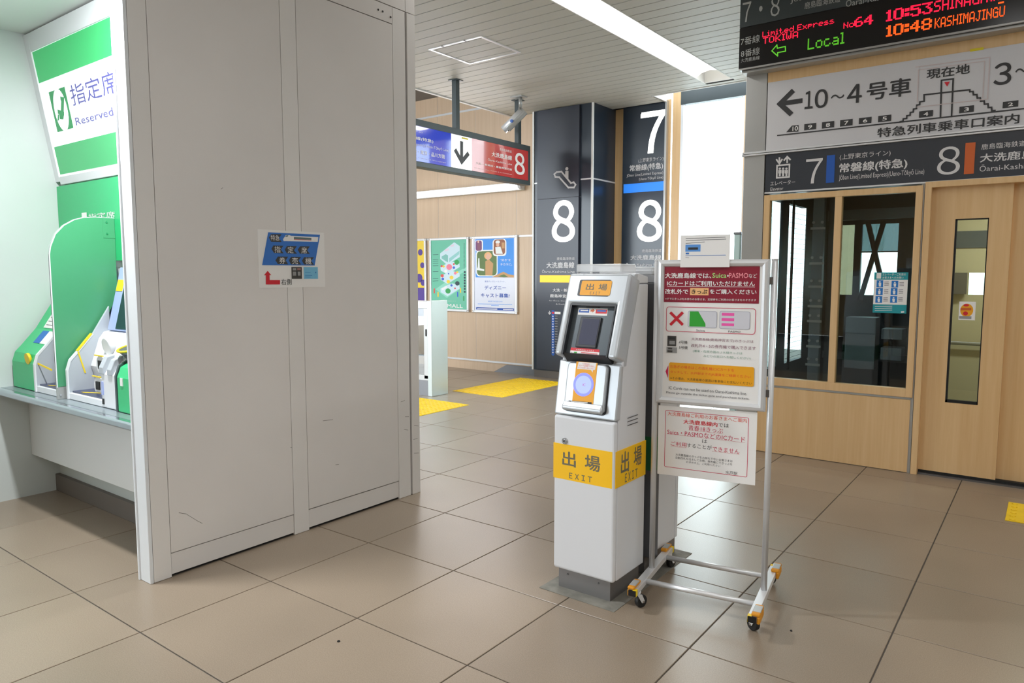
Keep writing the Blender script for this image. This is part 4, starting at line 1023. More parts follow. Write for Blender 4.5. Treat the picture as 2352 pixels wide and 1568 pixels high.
# walls of the lift shaft, glazed to the outside on its left
sh = struct('wall_shaft', MB().box(-1.96, -1.95, 5.90, 6.19, 0, 3.6).box(-1.96, -1.95, 6.52, 6.75, 0, 3.6).box(-1.96, -1.95, 7.33, 8.2, 0, 3.6).box(-2.0, -1.95, 6.19, 7.33, 0, .60).box(-2.0, -1.95, 6.19, 7.33, 2.05, 3.6)
    .box(-2.0, -1.84, 8.2, 8.25, 0, 3.6).box(-1.70, -1.63, 8.2, 8.25, 0, 3.6).box(-1.29, -.72, 8.2, 8.25, 0, 3.6).box(-.50, 1.5, 8.2, 8.25, 0, 3.6).box(-.72, -.50, 8.2, 8.25, 0, 1.19).box(-.72, -.50, 8.2, 8.25, 1.45, 3.6).box(-1.84, -1.29, 8.2, 8.25, 0, 1.2).box(-1.84, -1.29, 8.2, 8.25, 1.93, 3.6)
    .box(1.45, 1.5, 5.85, 8.2, 0, 3.6).box(-1.95, 1.45, 5.85, 8.2, 2.9, 2.95).box(-1.95, 1.45, 5.85, 8.2, 0.0, 0.004), 'shaft_dark')
wm = MB()
for k in range(30): wm.box(-1.949, -1.946, 6.76, 7.32, .64 + k * .046, .643 + k * .046)
obj('louvre', wm, 'wire', sh)
mat('haze_panel', (206, 214, 190), .6); mat('haze_panel2', (226, 214, 160), .6)
glass('frosted', (222, 234, 230), .5, .05); glass('frosted_warm', (150, 148, 132), .5, .05); glass('frosted_teal', (118, 132, 132), .5, .05)
obj('shaft_pane', B(-1.958, -1.956, 6.19, 6.52, .6, 2.05), 'pane', sh); obj('shaft_pane', B(-1.958, -1.956, 6.75, 7.33, .6, 2.05), 'pane', sh)
obj('shaft_pane', B(-1.84, -1.70, 8.22, 8.225, 1.2, 1.93), 'frosted_warm', sh); obj('shaft_pane', B(-1.63, -1.29, 8.22, 8.225, 1.2, 1.64), 'frosted', sh); obj('shaft_pane', B(-1.63, -1.29, 8.22, 8.225, 1.65, 1.93), 'frosted_teal', sh); obj('transom', B(-1.63, -1.29, 8.21, 8.24, 1.638, 1.652), 'shaft_dark', sh)
# remaining walls of the concourse, outside the frame
struct('wall_right', B(4.5, 4.65, -6, 5.9, 0, 3.62), 'wall_white')
struct('wall_rear', B(-5.35, 4.65, -6.15, -6, 0, 3.62), 'wood_lift')
struct('wall_front', B(2.2, 4.65, YE, YE + .15, 0, 3.62), 'wall_white')
struct('wall_far', B(-12.1, -12, 1, 8.3, 0, 4.1), 'wood_wall')

# ================================================================== THINGS
# --- ceiling light rows
labels = ['long recessed white light strip across the slatted ceiling', 'added unseen light strip over the concourse behind the viewer', 'added unseen light strip near the far right wall', 'added unseen light strip over the ticket machines']
for (x, y0, y1), lb in zip(ROWS[:1], labels):
    t = thing('ceiling_light', lb, 'light', (x, (y0 + y1) / 2, 3.58))
    a, b = x - .155, x + .155
    obj('housing', MB().box(a - .01, a, y0, y1, 3.577, 3.75).box(b, b + .01, y0, y1, 3.577, 3.75).box(a, b, y0, y0 + .01, 3.577, 3.75).box(a, b, y1 - .01, y1, 3.577, 3.75).box(a, b, y0, y1, 3.74, 3.75), 'ceil_white', t)
    obj('diffuser', MB().xz([(a + .002, 3.588), (a + .06, 3.625), (a + .16, 3.645), (b - .03, 3.625), (b - .012, 3.60), (b - .012, 3.66), (a + .002, 3.66)], y0 + .02, y1 - .26), 'tube_soft', t)
# --- access hatch
mat('hatch_metal', (244, 244, 248), .3, .25)
t = thing('ceiling_hatch', 'square access hatch with a thin metal frame in the slatted ceiling', 'hatch', (-4.64, 5.57, 3.58))
obj('frame', MB().box(-4.97, -4.31, 5.265, 5.29, 3.574, 3.582).box(-4.97, -4.31, 5.855, 5.88, 3.574, 3.582).box(-4.97, -4.945, 5.29, 5.855, 3.574, 3.582).box(-4.335, -4.31, 5.29, 5.855, 3.572, 3.582), 'hatch_metal', t)
for x in (-4.80, -4.52): obj('catch', B(x, x + .015, 5.262, 5.292, 3.571, 3.582), 'steel_dark', t)
# --- hanging direction sign
t = thing('hanging_sign', 'long hanging direction sign with blue, white and red faces and a down arrow', 'sign', (-5.5, 6.3, 2.54))
obj('case', MB().box(-5.56, -5.438, 4.4, 7.625, 2.965, 3.035).box(-5.56, -5.438, 4.4, 7.625, 2.545, 2.60).box(-5.56, -5.438, 7.572, 7.625, 2.6, 2.965).box(-5.56, -5.455, 4.4, 7.572, 2.6, 2.965), 'frame_dark', t, .004)
f1 = obj('blue_face', B(-5.456, -5.437, 4.4, 6.11, 2.6, 2.965), 'hang_blue', t)
f2 = obj('white_face', B(-5.456, -5.437, 6.11, 6.465, 2.6, 2.965), 'hang_white', t)
f3 = obj('red_face', B(-5.456, -5.437, 6.465, 7.572, 2.6, 2.965), 'hang_red', t)
decal('hang_blue', 'hang', f1, 0); decal('hang_arrow', 'hang', f2, 0, ('arrow', 'lettering')); decal('hang_red', 'hang', f3, 0)
obj('asset_tag', B(-5.438, -5.434, 6.29, 6.395, 2.935, 2.952), 'yellowsign', f2)
for y in (6.264, 7.44):
    obj('hanger', MB().box(-5.53, -5.47, y - .03, y + .03, 3.03, 3.58).box(-5.56, -5.44, y - .06, y + .06, 3.57, 3.58), 'frame_dark', t)
# --- security camera
t = thing('security_camera', 'silver bullet security camera angled down from the ceiling beside a hanger', 'camera', (-5.37, 7.3, 3.58))
obj('mount', MB().box(-5.47, -5.30, 7.24, 7.36, 3.565, 3.58).cyl((-5.36, 7.3, 3.57), (-5.36, 7.3, 3.45), .022).cyl((-5.36, 7.3, 3.46), (-5.40, 7.3, 3.36), .018), 'steel', t)
ax = Vector((-.22, -.10, -.22)).normalized(); c0 = Vector((-5.315, 7.33, 3.405))
obj('body', MB().cyl(c0, c0 + ax * .30, .050, 20), 'steel', t, .006)
obj('sun_hood', MB().cyl(c0 + ax * .04 + Vector((0, 0, .022)), c0 + ax * .36 + Vector((0, 0, .022)), .053, 20, .050), 'alu', t)
obj('lens', MB().cyl(c0 + ax * .30, c0 + ax * .312, .036, 16), 'led_black', t)
obj('clip', MB().cyl(c0 + ax * .17 + Vector((0, -.055, -.01)), c0 + ax * .17 + Vector((0, -.07, -.012)), .02, 10), 'blue', t)
# --- strip lamp on the wood wall
t = thing('wall_lamp', 'lit white strip lamp fixed along the far wood wall', 'lamp', (-6.9, 8.1, 2.6))
obj('housing', MB().box(-9, -5.93, 8.10, 8.19, 2.565, 2.675), 'ceil_white', t, .01)
obj('diffuser', MB().yz([(8.10, 2.575), (8.06, 2.585), (8.045, 2.62), (8.06, 2.655), (8.10, 2.665)], -9, -5.96), 'tube', t)
obj('end_cap', MB().yz([(8.10, 2.575), (8.06, 2.585), (8.045, 2.62), (8.06, 2.655), (8.10, 2.665)], -5.96, -5.915), 'alu_trim', t)
# --- posters in snap frames
def poster(x0, x1, key, label, facem):
    z0, z1 = .853, 1.958
    t = thing('framed_poster', label, 'poster', ((x0 + x1) / 2, 8.17, z0), 0, 'framed posters along the far wood wall')
    w = .035
    obj('frame', MB().box(x0, x0 + w, 8.148, 8.185, z0, z1).box(x1 - w, x1, 8.148, 8.185, z0, z1).box(x0 + w, x1 - w, 8.148, 8.185, z0, z0 + w).box(x0 + w, x1 - w, 8.148, 8.185, z1 - w, z1), 'alu', t, .006)
    cm = MB()
    for cx in (x0 + .012, x1 - .012):
        for cz in (z0 + .012, z1 - .012): cm.box(cx - .016, cx + .016, 8.144, 8.18, cz - .016, cz + .016)
    obj('corner', cm, 'chrome', t, .006)
    sh_ = obj('sheet', B(x0 + w, x1 - w, 8.162, 8.18, z0 + w, z1 - w), facem, t)
    if key: decal(key, 'wood', sh_, -.0015)
    return t, sh_
poster(-7.722, -6.936, 'poster_green', 'green framed shopping poster with stacked toy-like layers and white capitals', 'mint')
poster(-6.862, -6.040, 'poster_job', 'blue and white framed recruiting poster beside the dark pillar', 'pwhite')
t, s_ = poster(-8.60, -7.80, None, 'yellow and purple framed poster half hidden behind the partition edge', 'pyel')
mat('violet', (92, 70, 150), .5)
mp = MB()
for x, z, r, k in ((-7.92, 1.75, .05, 0), (-7.88, 1.55, .045, 0), (-7.95, 1.35, .07, 1), (-7.87, 1.28, .05, 1)):
    mp.cur = k; mp.cyl((x, 8.163, z), (x, 8.160, z), r, 14)
mp.cur = 1; mp.box(-8.55, -7.836, 8.160, 8.163, .9, 1.2); mp.cur = 2; mp.box(-8.0, -7.85, 8.158, 8.161, .93, .97)
obj('print', mp, ['violet', 'violet', 'pyel'], s_)

# --- platform signs
t = thing('pillar_sign', 'dark pillar sign with an escalator symbol, a lit 8 and a yellow bar', 'sign', (-5.31, 8.08, .12))
pb = obj('board', MB().box(-5.64, -4.985, 8.062, 8.10, .12, 2.41).box(-5.64, -4.985, 8.064, 8.10, 2.415, 3.57), 'navy_panel', t)
decal('pillar_sign', 'pil', pb, .001, ('escalator_symbol', 'lettering')); decal('pillar_bar', 'pil', pb, .002, ('yellow_bar', 'lettering'))
decal('pillar_eight', 'pil', pb, .002, ('print', 'lit_number')); decal('pillar_map', 'pil', pb, .002, ('route_map', 'lettering'))
t = thing('tall_sign', 'dark sign with lit 7 and 8 and a blue bar beside the tall window', 'sign', (-4.36, 8.67, .1))
pb = obj('board', B(-4.665, -4.07, 8.642, 8.69, .1, 3.6), 'navy_gloss', t)
obj('edge_strip', B(-4.07, -4.045, 8.635, 8.69, .1, 3.6), 'steel', t)
decal('tall_sign', 'p78', pb, .001); decal('tall_bar', 'p78', pb, .001, ('blue_bar', 'lettering')); decal('tall_digits', 'p78', pb, .001, ('print', 'lit_number'))
# --- carriage sign and line sign over the lift
t = thing('carriage_sign', 'white carriage guide sign with an arrow and stepped diagram above the lift', 'sign', (.1, 5.739, 2.37))
pb = obj('board', B(-1.851, 2.2, 5.7365, 5.743, 2.372, 2.882), 'signboard', t)
decal('car_sign', 'elev', pb, .0005, ('diagram', 'lettering'))
t = thing('line_sign', 'dark sign with lift symbol, grey 7 and 8 over the lift doors', 'sign', (.1, 5.739, 2.05))
pb = obj('board', B(-1.848, 2.2, 5.7365, 5.743, 2.053, 2.338), 'sign_dark', t)
decal('line_sign', 'elev', pb, .0005, ('symbol', 'lettering'))
obj('edge_strip', MB().box(-1.85, 2.2, 5.733, 5.743, 2.041, 2.052), 'alu', t)
# --- LED departure board
t = thing('departure_board', 'black electronic departure board with red, orange and green glowing letters', 'sign', (-.2, 5.67, 2.975))
obj('case', MB().box(-2.035, 2.2, 5.61, 5.74, 2.975, 3.579), 'led_black', t)
hd = obj('header_face', MB().prism([(-2.035, 5.6015, 3.288), (2.2, 5.6015, 3.288), (2.2, 5.6015, 3.579), (-2.035, 5.6015, 3.579)], (0, .01, 0)), 'led_head', t)
sf = obj('screen_face', B(-2.035, 2.2, 5.602, 5.612, 2.985, 3.284), 'led_black', t)
obj('bottom_rail', MB().box(-2.035, 2.2, 5.60, 5.612, 2.972, 2.985).box(-2.02, 2.2, 5.63, 5.74, 2.955, 2.975), 'steel', t, .002)
decal('led_board', 'led', hd, .0005)
decal('led_lit', 'led', sf, .0005, ('arrow', 'lit_lettering'))
# --- lift window notice and door sticker
def pane_notice(key, label, y, name, x0, x1, z0, z1, face):
    t = tag(obj(name, B(x0, x1, y, y + .001, z0, z1), face), label, 'notice'); WM[t.name] = Matrix.Identity(4); return t
n1 = pane_notice(None, 'teal and white notice with blue symbols stuck on the lift shaft window', 5.735 + .0265, 'window_notice', -1.050, -.8325, 1.1405, 1.432, 'teal')
n1.location.y = 0
decal('glass_notice', 'elev', n1, -.0258)
n2 = pane_notice(None, 'small white sticker with an orange semicircle on the lift door glass', 5.805, 'door_sticker', -.519, -.4235, 1.106, 1.232, 'paper')
decal('door_notice', 'doorp', n2, 0)

# --- lift machinery and cab
t = thing('lift_machinery', 'dark steel guide rails and bracing seen through the shaft window', 'machinery', (-1.6, 6.6, 0))
obj('guide_rail', MB().box(-1.70, -1.61, 6.58, 6.64, 0, 2.9), 'shaft_steel', t)
bm = MB()
for z in (.62, .78, 1.0, 1.13, 1.3, 1.5, 1.8): bm.box(-1.715, -1.595, 6.57, 6.582, z, z + .02); bm.cyl((-1.69, 6.575, z + .06), (-1.69, 6.56, z + .06), .012, 8); bm.cyl((-1.62, 6.575, z + .06), (-1.62, 6.56, z + .06), .012, 8)
obj('bracket', bm, 'steel', t)
obj('post', B(-1.58, -1.50, 6.62, 6.70, 0, 2.9), 'shaft_dark', t)
obj('cable', MB().cyl((-1.80, 6.35, .6), (-1.84, 6.5, 2.4), .012, 8), 'rubber', t)
for p0, p1 in (((-1.56, 8.1, 1.95), (-1.33, 8.1, 1.05)), ((-1.41, 8.1, 1.95), (-1.60, 8.1, 1.15)), ((-1.44, 8.1, 1.05), (-1.2, 8.1, .5))):
    obj('brace', MB().cyl(p0, p1, .03, 4), 'shaft_dark', t)
obj('cross_beam', MB().box(-1.9, -.9, 7.9, 8.0, .55, .62).box(-1.9, -.9, 7.9, 8.0, 1.96, 2.06), 'shaft_steel', t)
obj('counterweight', MB().box(-1.62, -1.35, 7.6, 7.8, .5, 1.0).box(-1.30, -1.12, 7.6, 7.8, .6, .72).box(-1.30, -1.12, 7.6, 7.8, .8, .9), 'shaft_steel', t, .004)
t = thing('lift_cab', 'beige lift cab seen through the narrow door window', 'lift cab', (0, 6.9, .02))
obj('cab_wall', MB().box(-.84, -.81, 6.0, 7.65, .02, 2.3).box(.85, .88, 6.0, 7.65, .02, 2.3).box(-.81, .85, 7.62, 7.65, .02, 1.235).box(-.81, .85, 7.62, 7.65, 1.43, 1.65).box(-.81, -.62, 7.62, 7.65, 1.235, 1.43).box(-.47, .85, 7.62, 7.65, 1.235, 1.43), 'cab_beige', t)
obj('top_band', B(-.81, .85, 7.61, 7.65, 1.65, 1.80), 'gate_grey', t)
obj('cab_wall', B(-.81, .85, 7.62, 7.65, 1.80, 2.3), 'cab_beige', t)
obj('ceiling', B(-.84, .88, 6.0, 7.65, 2.3, 2.33), 'cab_beige', t); obj('cab_floor', B(-.84, .88, 5.95, 7.65, .005, .02), 'shaft_steel', t)
obj('added_cab_lamp', MB().box(-.5, .5, 6.7, 6.85, 2.28, 2.302), 'added_cab_lamp', t)
area('added_cab_light', (0, 6.78, 2.27), .9, .15, 34)  # lamp and light out of view, added to brighten the cab interior
obj('handrail', MB().cyl((-.78, 7.57, .80), (.8, 7.57, .80), .016, 10), 'steel', t)
obj('cab_window', B(-.62, -.47, 7.63, 7.64, 1.235, 1.43), 'frosted', t)
obj('mirror_frame', B(-.76, -.63, 7.55, 7.6, 1.24, 1.43), 'steel_dark', t)

# --- steel ended fare gate by the far wall
t = thing('gate_barrier', 'stainless gate cabinet with a clear side panel beside the yellow paving', 'gate', (-6.2, 6.18, 0))
obj('end_column', B(-5.765, -5.698, 6.04, 6.315, 0, 1.112), 'steel_bright', t, .004)
obj('top_cover', B(-7.3, -5.768, 6.05, 6.31, 1.02, 1.10), 'gate_white', t, .006)
obj('side_frame', MB().box(-7.3, -5.768, 6.05, 6.075, .18, .24).box(-5.83, -5.768, 6.05, 6.31, .2, 1.02).box(-7.3, -7.24, 6.05, 6.31, .2, 1.02), 'steel', t, .002)
obj('side_panel', B(-7.24, -5.83, 6.06, 6.066, .24, .93), 'acrylic', t)
obj('white_box', B(-7.24, -5.83, 6.07, 6.3, .87, 1.02), 'kiosk_grey', t)
obj('plinth', B(-7.3, -5.768, 6.06, 6.30, 0, .18), 'steel_dark', t)
obj('lock', B(-5.80, -5.785, 6.043, 6.05, .70, .78), 'gap_black', t)
# --- pale post by the window
t = thing('window_post', 'pale green capped post by the tall window behind the sign stand', 'post', (-2.46, 6.9, 0))
mat('pale_teal', (176, 198, 194), .4)
obj('shaft', B(-2.495, -2.43, 6.87, 6.95, 0, 1.80), 'pale_teal', t, .01)
obj('cap', B(-2.50, -2.425, 6.865, 6.955, 1.795, 1.82), 'steel_dark', t, .006)

# ------------------------------------------------------------------ exit card gate
X0, X1 = -1.755, -1.445
g = thing('exit_card_gate', 'tall grey card gate with a yellow EXIT band and blue lit touch pad', 'card gate', (-1.6, 2.79, 0))
pl_ = obj('plinth', B(X0 + .016, X1 - .026, 2.668, 2.935, 0, .105), 'plinth', g, .002)
sm_ = MB()
for x, y in ((-1.69, 2.667), (-1.53, 2.667)): sm_.cyl((x, y, .07), (x, y - .003, .07), .004, 8)
obj('bolt', sm_, 'steel_dark', pl_)
dr = obj('front_door', B(X0, X1, 2.645, 2.674, .095, .80), 'gate_white', g, .012, 3)
obj('lock', MB().cyl((-1.695, 2.646, .687), (-1.695, 2.640, .687), .014, 18).cyl((-1.695, 2.641, .687), (-1.695, 2.637, .687), .008, 12), 'chrome', dr)
obj('keyway', B(-1.6965, -1.6935, 2.635, 2.638, .683, .691), 'gap_black', dr)
bd = obj('body', MB().yz([(2.677, .095), (2.677, .80), (2.70, 1.02), (2.793, 1.378), (2.935, 1.378), (2.935, .095)], X0 + .004, X1 - .0025), 'gate_white', g, .005)
obj('top_lid', MB().yz([(2.80, 1.382), (2.82, 1.425), (2.85, 1.425), (2.935, 1.41), (2.935, 1.382)], X0 + .004, X1 - .004), 'gate_white', g, .003)
by = obj('band', MB().box(X0 - .0006, X1 - .012, 2.6444, 2.66, .513, .672), 'band_yellow', g)
decal('m_band', 'mfront', by, .0008)
by2 = obj('band', MB().box(X1 - .02, X1 + .0007, 2.652, 2.934, .513, .672), 'band_yellow', g)
decal('m_bandside', 'mside', by2, .0009, ('vent_slot', 'lettering'))
# silver shell: lower face, side wedge and the hooded frame
obj('lower_shell', MB().yz([(2.648, .803), (2.69, 1.04), (2.705, 1.04), (2.69, .803)], X0, X1), 'gate_silver', g, .007, 3)
obj('side_shell', MB().yz([(2.672, .803), (2.698, 1.03), (2.712, 1.03), (2.688, .803)], X0 + .003, X1 - .0015).yz([(2.715, 1.03), (2.80, 1.42), (2.832, 1.422), (2.737, 1.03)], X0 + .003, X1 - .001), 'gate_silver', g)
H = Plane('hood')
hood_poly = [(X0, -.045), (X0, .334), (X1, .334), (X1, -.045), (-1.49, -.045), (-1.49, .193), (-1.718, .193), (-1.718, -.045)]
obj('hood', MB().prism([H.at(a, b) for a, b in hood_poly], -H.n * .10), 'gate_silver', g, .014, 4)
# dark recessed panel with display
HI = Plane('hoodin')
rp = obj('display_panel', MB().prism([HI.at(a, b) for a, b in ((-1.722, -.05), (-1.722, .197), (-1.486, .197), (-1.486, -.05))], -HI.n * .02), 'gate_grey', g)
obj('panel_bezel', MB().prism([H.at(a, b, -.003) for a, b in ((-1.7185, -.04), (-1.7185, .193), (-1.7115, .193), (-1.7115, -.04))], -H.n * .03).prism([H.at(a, b, -.003) for a, b in ((-1.4965, -.04), (-1.4965, .193), (-1.4895, .193), (-1.4895, -.04))], -H.n * .03).prism([H.at(a, b, -.003) for a, b in ((-1.7115, .184), (-1.7115, .1935), (-1.4965, .1935), (-1.4965, .184))], -H.n * .03), 'gate_dark', rp)
obj('lower_lip', MB().yz([(2.652, 1.078), (2.692, 1.035), (2.72, 1.035), (2.70, 1.078)], -1.7175, -1.4905), 'gate_dark', g, .003)
obj('sensor', MB().prism([HI.at(a, b) for a, b in ((-1.648, .172), (-1.648, .184), (-1.584, .184), (-1.584, .172))], HI.n * .006), 'black', rp)
sc_ = obj('screen_bezel', MB().prism([HI.at(a, b) for a, b in ((-1.666, -.010), (-1.664, .128), (-1.560, .128), (-1.562, -.010))], HI.n * .008), 'gate_dark', rp, .003)
obj('screen', MB().prism([HI.at(a, b, .0075) for a, b in ((-1.652, .002), (-1.651, .119), (-1.566, .119), (-1.567, .002))], HI.n * .0015), 'gate_screen', sc_)
decal('m_panel', 'hoodin', rp, .0005, ('sticker', 'lettering'))
ex = obj('exit_display', MB().prism([H.at(a, b, -.001) for a, b in rrect(-1.692, .226, -1.533, .302, .008)], H.n * .002), 'gate_dark', g)
decal('m_exit', 'hood', ex, .0015, ('amber_plate', 'lettering'))  # plain amber plate with the lettering on top
# touch pad tray
RD = Plane('reader')
tr = obj('reader_tray', MB().prism([RD.at(a, b) for a, b in rrect(-1.700, -.030, -1.500, .178, .018)], -RD.n * .03).yz([(2.640, .826), (2.622, .833), (2.620, .846), (2.636, .872)], -1.699, -1.501), 'gate_silver', g, .009, 3)
obj('tray_gap', MB().prism([RD.at(a, b, -.016) for a, b in rrect(-1.707, -.037, -1.493, .18, .02)], -RD.n * .01), 'gate_dark', g)
st = obj('touch_sticker', MB().prism([RD.at(a, b) for a, b in ((-1.657, .006), (-1.655, .184), (-1.549, .185), (-1.551, .008))], RD.n * .001), 'amber2', tr)
decal('m_reader', 'reader', st, .0015, ('touch_ring', 'lettering'))
cp = MB().box(-1.735, -1.505, 2.79, 2.93, 1.428, 1.466)
obj('clear_cap', cp, 'cap_clear', g, .006)
# --- its twin facing the other way
g2 = thing('entry_card_gate', 'grey card gate with a green band standing behind the yellow-banded one', 'card gate', (-1.61, 3.2, 0))
E0, E1 = -1.765, -1.463
obj('plinth', B(E0 + .02, E1 - .02, 3.02, 3.36, 0, .10), 'plinth', g2, .002)
obj('back_plate', B(E0 + .002, E1 + .03, 3.0, 3.055, .095, 1.38), 'gate_back', g2, .003)
obj('body', B(E0, E1, 3.058, 3.31, .095, 1.38), 'gate_white', g2, .004)
obj('front_shell', MB().yz([(3.312, .80), (3.312, 1.40), (3.25, 1.44), (3.22, 1.44), (3.26, 1.38), (3.345, 1.08), (3.345, .80)], E0, E1), 'gate_silver', g2, .006)
obj('front_door', B(E0, E1, 3.314, 3.345, .095, .795), 'gate_white', g2, .006)
obj('band', B(E0 - .001, E1 + .0008, 3.06, 3.346, .513, .672), 'band_green', g2)
obj('band', B(E0 + .003, E1 + .031, 2.999, 3.056, .513, .672), 'band_green', g2)
obj('top_lid', B(E0 + .005, E1 - .005, 3.06, 3.25, 1.382, 1.415), 'gate_white', g2, .003)
obj('clear_cap', B(-1.738, -1.46, 3.0, 3.25, 1.417, 1.455), 'cap_clear', g2, .006)
obj('vent', B(E1 + .018, E1 + .0305, 3.001, 3.054, 1.30, 1.312), 'gap_black', g2)

# ------------------------------------------------------------------ wheeled sign stand (built in its own turned frame)
sd = thing('sign_stand', 'silver wheeled poster stand with orange bumpers holding a maroon and white notice', 'sign stand', (-1.39, 2.897, 0), R55)
LX, RX = .003, .4885
def L(name, mb, m, parent=sd, bevel=0, seg=2): return obj(name, mb, m, parent, bevel, seg, local=True)
for x in (LX, RX):
    L('post', MB().cyl((x, 0, .098), (x, 0, 1.482), .0125, 20).cyl((x, 0, 1.478), (x, 0, 1.484), .0135, 16), 'alu')
    ft = L('foot', B(x - .017, x + .017, -.265, .295, .074, .10), 'alu', bevel=.002)
    for y0, y1, s in ((-.272, -.265, -1), (.295, .302, 1)): L('end_plug', B(x - .016, x + .016, y0, y1, .075, .099), 'black', ft)
    out = -1 if x < .2 else 1
    for y0, y1 in ((-.268, -.175), (.205, .298)):
        bx0, bx1 = (x - .022, x + .008) if out < 0 else (x - .004, x + .030)
        bp = MB().box(bx0, bx1, y0, y1, .099, .113).box(bx0, bx0 + .014, y0, y1, .070, .10) if out < 0 else MB().box(bx0, bx1, y0, y1, .099, .113).box(bx1 - .014, bx1, y0, y1, .070, .10)
        bmp = L('bumper', bp, 'bumper', ft, .006, 3)
        L('worn_tape', B(bx0 + .001, bx1 - .001, y0 + .018, y1 - .012, .108, .1138), 'steel', bmp, .004)
        L('yellow_tape', B(x - .0175 if out > 0 else x + .002, x + .0178 if out < 0 else x - .002, (y0 - .001) if y0 < 0 else y1 - .02, (y0 + .02) if y0 < 0 else y1 + .001, .0735, .1005), 'tape_yellow', ft)
for y in (-.125, .178):
    L('cross_bar', MB().cyl((LX + .01, y, .087), (RX - .01, y, .087), .0115, 16), 'alu')
for x, y, a in ((LX + .004, -.21, -.5), (RX + .006, -.185, .9), (LX + .003, .265, -.3), (RX - .004, .305, 1.1)):
    ca, sa = math.cos(a), math.sin(a)
    def tw(px, py, pz): return (x + px * ca - py * sa, y + px * sa + py * ca, pz)
    c = MB(); c.cyl((x, y, .060), (x, y, .076), .015, 12)
    for s in (-1, 1):
        q = [tw(s * .014, -.012, .062), tw(s * .014, .012, .062), tw(s * .014, .028, .030), tw(s * .014, .014, .022)]
        c.prism(q, Vector(tw(s * .0165, 0, 0)) - Vector(tw(s * .014, 0, 0)))
    ct = L('caster', c, 'alu')
    L('wheel', MB().cyl(tw(-.011, .020, .0275), tw(.011, .020, .0275), .0275, 22), 'rubber', ct, .003)
    L('axle', MB().cyl(tw(-.019, .020, .0275), tw(.019, .020, .0275), .005, 8), 'chrome', ct)
fy0, fy1 = -.028, -.002
fa, fb, fz0, fz1, fw = .012, .472, .860, 1.482, .030
def fr(p, q, c, d, depth=fy0):    # mitred rail of the snap frame with a rolled front
    prof = [(0, fy1), (0, -.018), (.006, fy0), (.016, fy0 - .002), (.026, fy0 + .003), (fw, fy0 + .010), (fw, fy1)]
    mb = MB(); n = len(prof); vs = []
    p = Vector(p); q = Vector(q); dirn = (q - p).normalized(); inw = Vector(c)
    for e, sgn in ((p, 1), (q, -1)):
        for o_, y in prof: vs.append(e + inw * o_ + dirn * (o_ * sgn) + Vector((0, y, 0)))
    fs = [(i, (i + 1) % n, n + (i + 1) % n, n + i) for i in range(n)] + [list(range(n))[::-1], list(range(n, 2 * n))]
    if d: fs = [list(f)[::-1] for f in fs]
    return mb.add(vs, fs)
pf = L('snap_frame', B(fa + .005, fb - .005, -.006, 0, fz0 + .005, fz1 - .005), 'steel_dark')
L('frame_rail', fr((fa, 0, fz1), (fb, 0, fz1), (0, 0, -1), 0), 'alu', pf)
L('frame_rail', fr((fa, 0, fz0), (fb, 0, fz0), (0, 0, 1), 1), 'alu', pf)
L('frame_rail', fr((fa, 0, fz0), (fa, 0, fz1), (1, 0, 0), 0), 'alu', pf)
L('frame_rail', fr((fb, 0, fz0), (fb, 0, fz1), (-1, 0, 0), 1), 'alu', pf)
L('bracket', MB().box(fb - .004, RX, -.012, -.002, .92, .95).box(fb - .004, RX, -.012, -.002, 1.38, 1.41), 'steel_dark', pf)
ps = L('poster_sheet', B(fa + .024, fb - .024, -.0185, -.012, fz0 + .024, fz1 - .024), 'paper', pf)
decal('stand_poster', 'stand', sd, 0, ('poster_print', 'poster_lettering'))
SP = Plane('stand')
def sheet(name, label, a, b, c, d, h, key, tilt=0):
    pts = [(a, b), (c, b + tilt), (c, d + tilt), (a, d)]
    n = tag(obj(name, MB().prism([SP.at(x, z, h) for x, z in pts], -SP.n * .0012), 'paper'), label, 'notice')
    decal(key, 'stand', n, h + .0003)
    return n
sheet('paper_notice', 'white laminated paper with a red border hanging below the stand frame', .028, .541, .445, .848, -.004, 'stand_paper', .006)
sheet('paper_note', 'small white printed sheet taped upright over the stand frame top', .115, 1.450, .319, 1.584, .012, 'stand_note')

# ------------------------------------------------------------------ paper on the partition
pn = tag(obj('wall_notice', B(XP, -3.2455, 2.171, 2.588, 1.350, 1.648), 'paper'), 'white and blue laminated notice with a red arrow taped on the partition', 'notice')
decal('part_notice', 'part', pn, .0004)

# ------------------------------------------------------------------ ticket machine alcove
t = thing('counter', 'polished steel counter with a white box front under the ticket machines', 'counter', (-4.3, 1.75, 0))
obj('worktop', B(-5.2, -3.348, 1.631, 1.93, .695, .72), 'counter', t)
obj('front_edge', MB().yz([(1.60, .72), (1.59, .713), (1.588, .69), (1.60, .68), (1.63, .68), (1.63, .72)], -5.2, -3.348), 'counter_edge', t, .003)
obj('box_front', B(-5.198, -3.348, 1.775, 1.93, .267, .69), 'box_white', t, .004)
def console_profile(y):
    return [(y, .722), (y, .885), (y + .018, .94), (y + .06, .985), (y + .14, 1.078), (y + .24, 1.237), (y + .31, 1.36)]
def kiosk(label, x0, tray0, tray1, cab1, x1, y):
    t = thing('ticket_machine', label, 'ticket machine', ((x0 + x1) / 2, y + .16, .72), 0, 'green ticket machines in the alcove')
    pr = console_profile(y)
    back = [(1.98, 1.36), (1.98, .722)]
    prb = [p for p in pr if p[0] < 1.97] + [(1.98, pr[-1][1]), (1.98, .722)]
    return t, prb
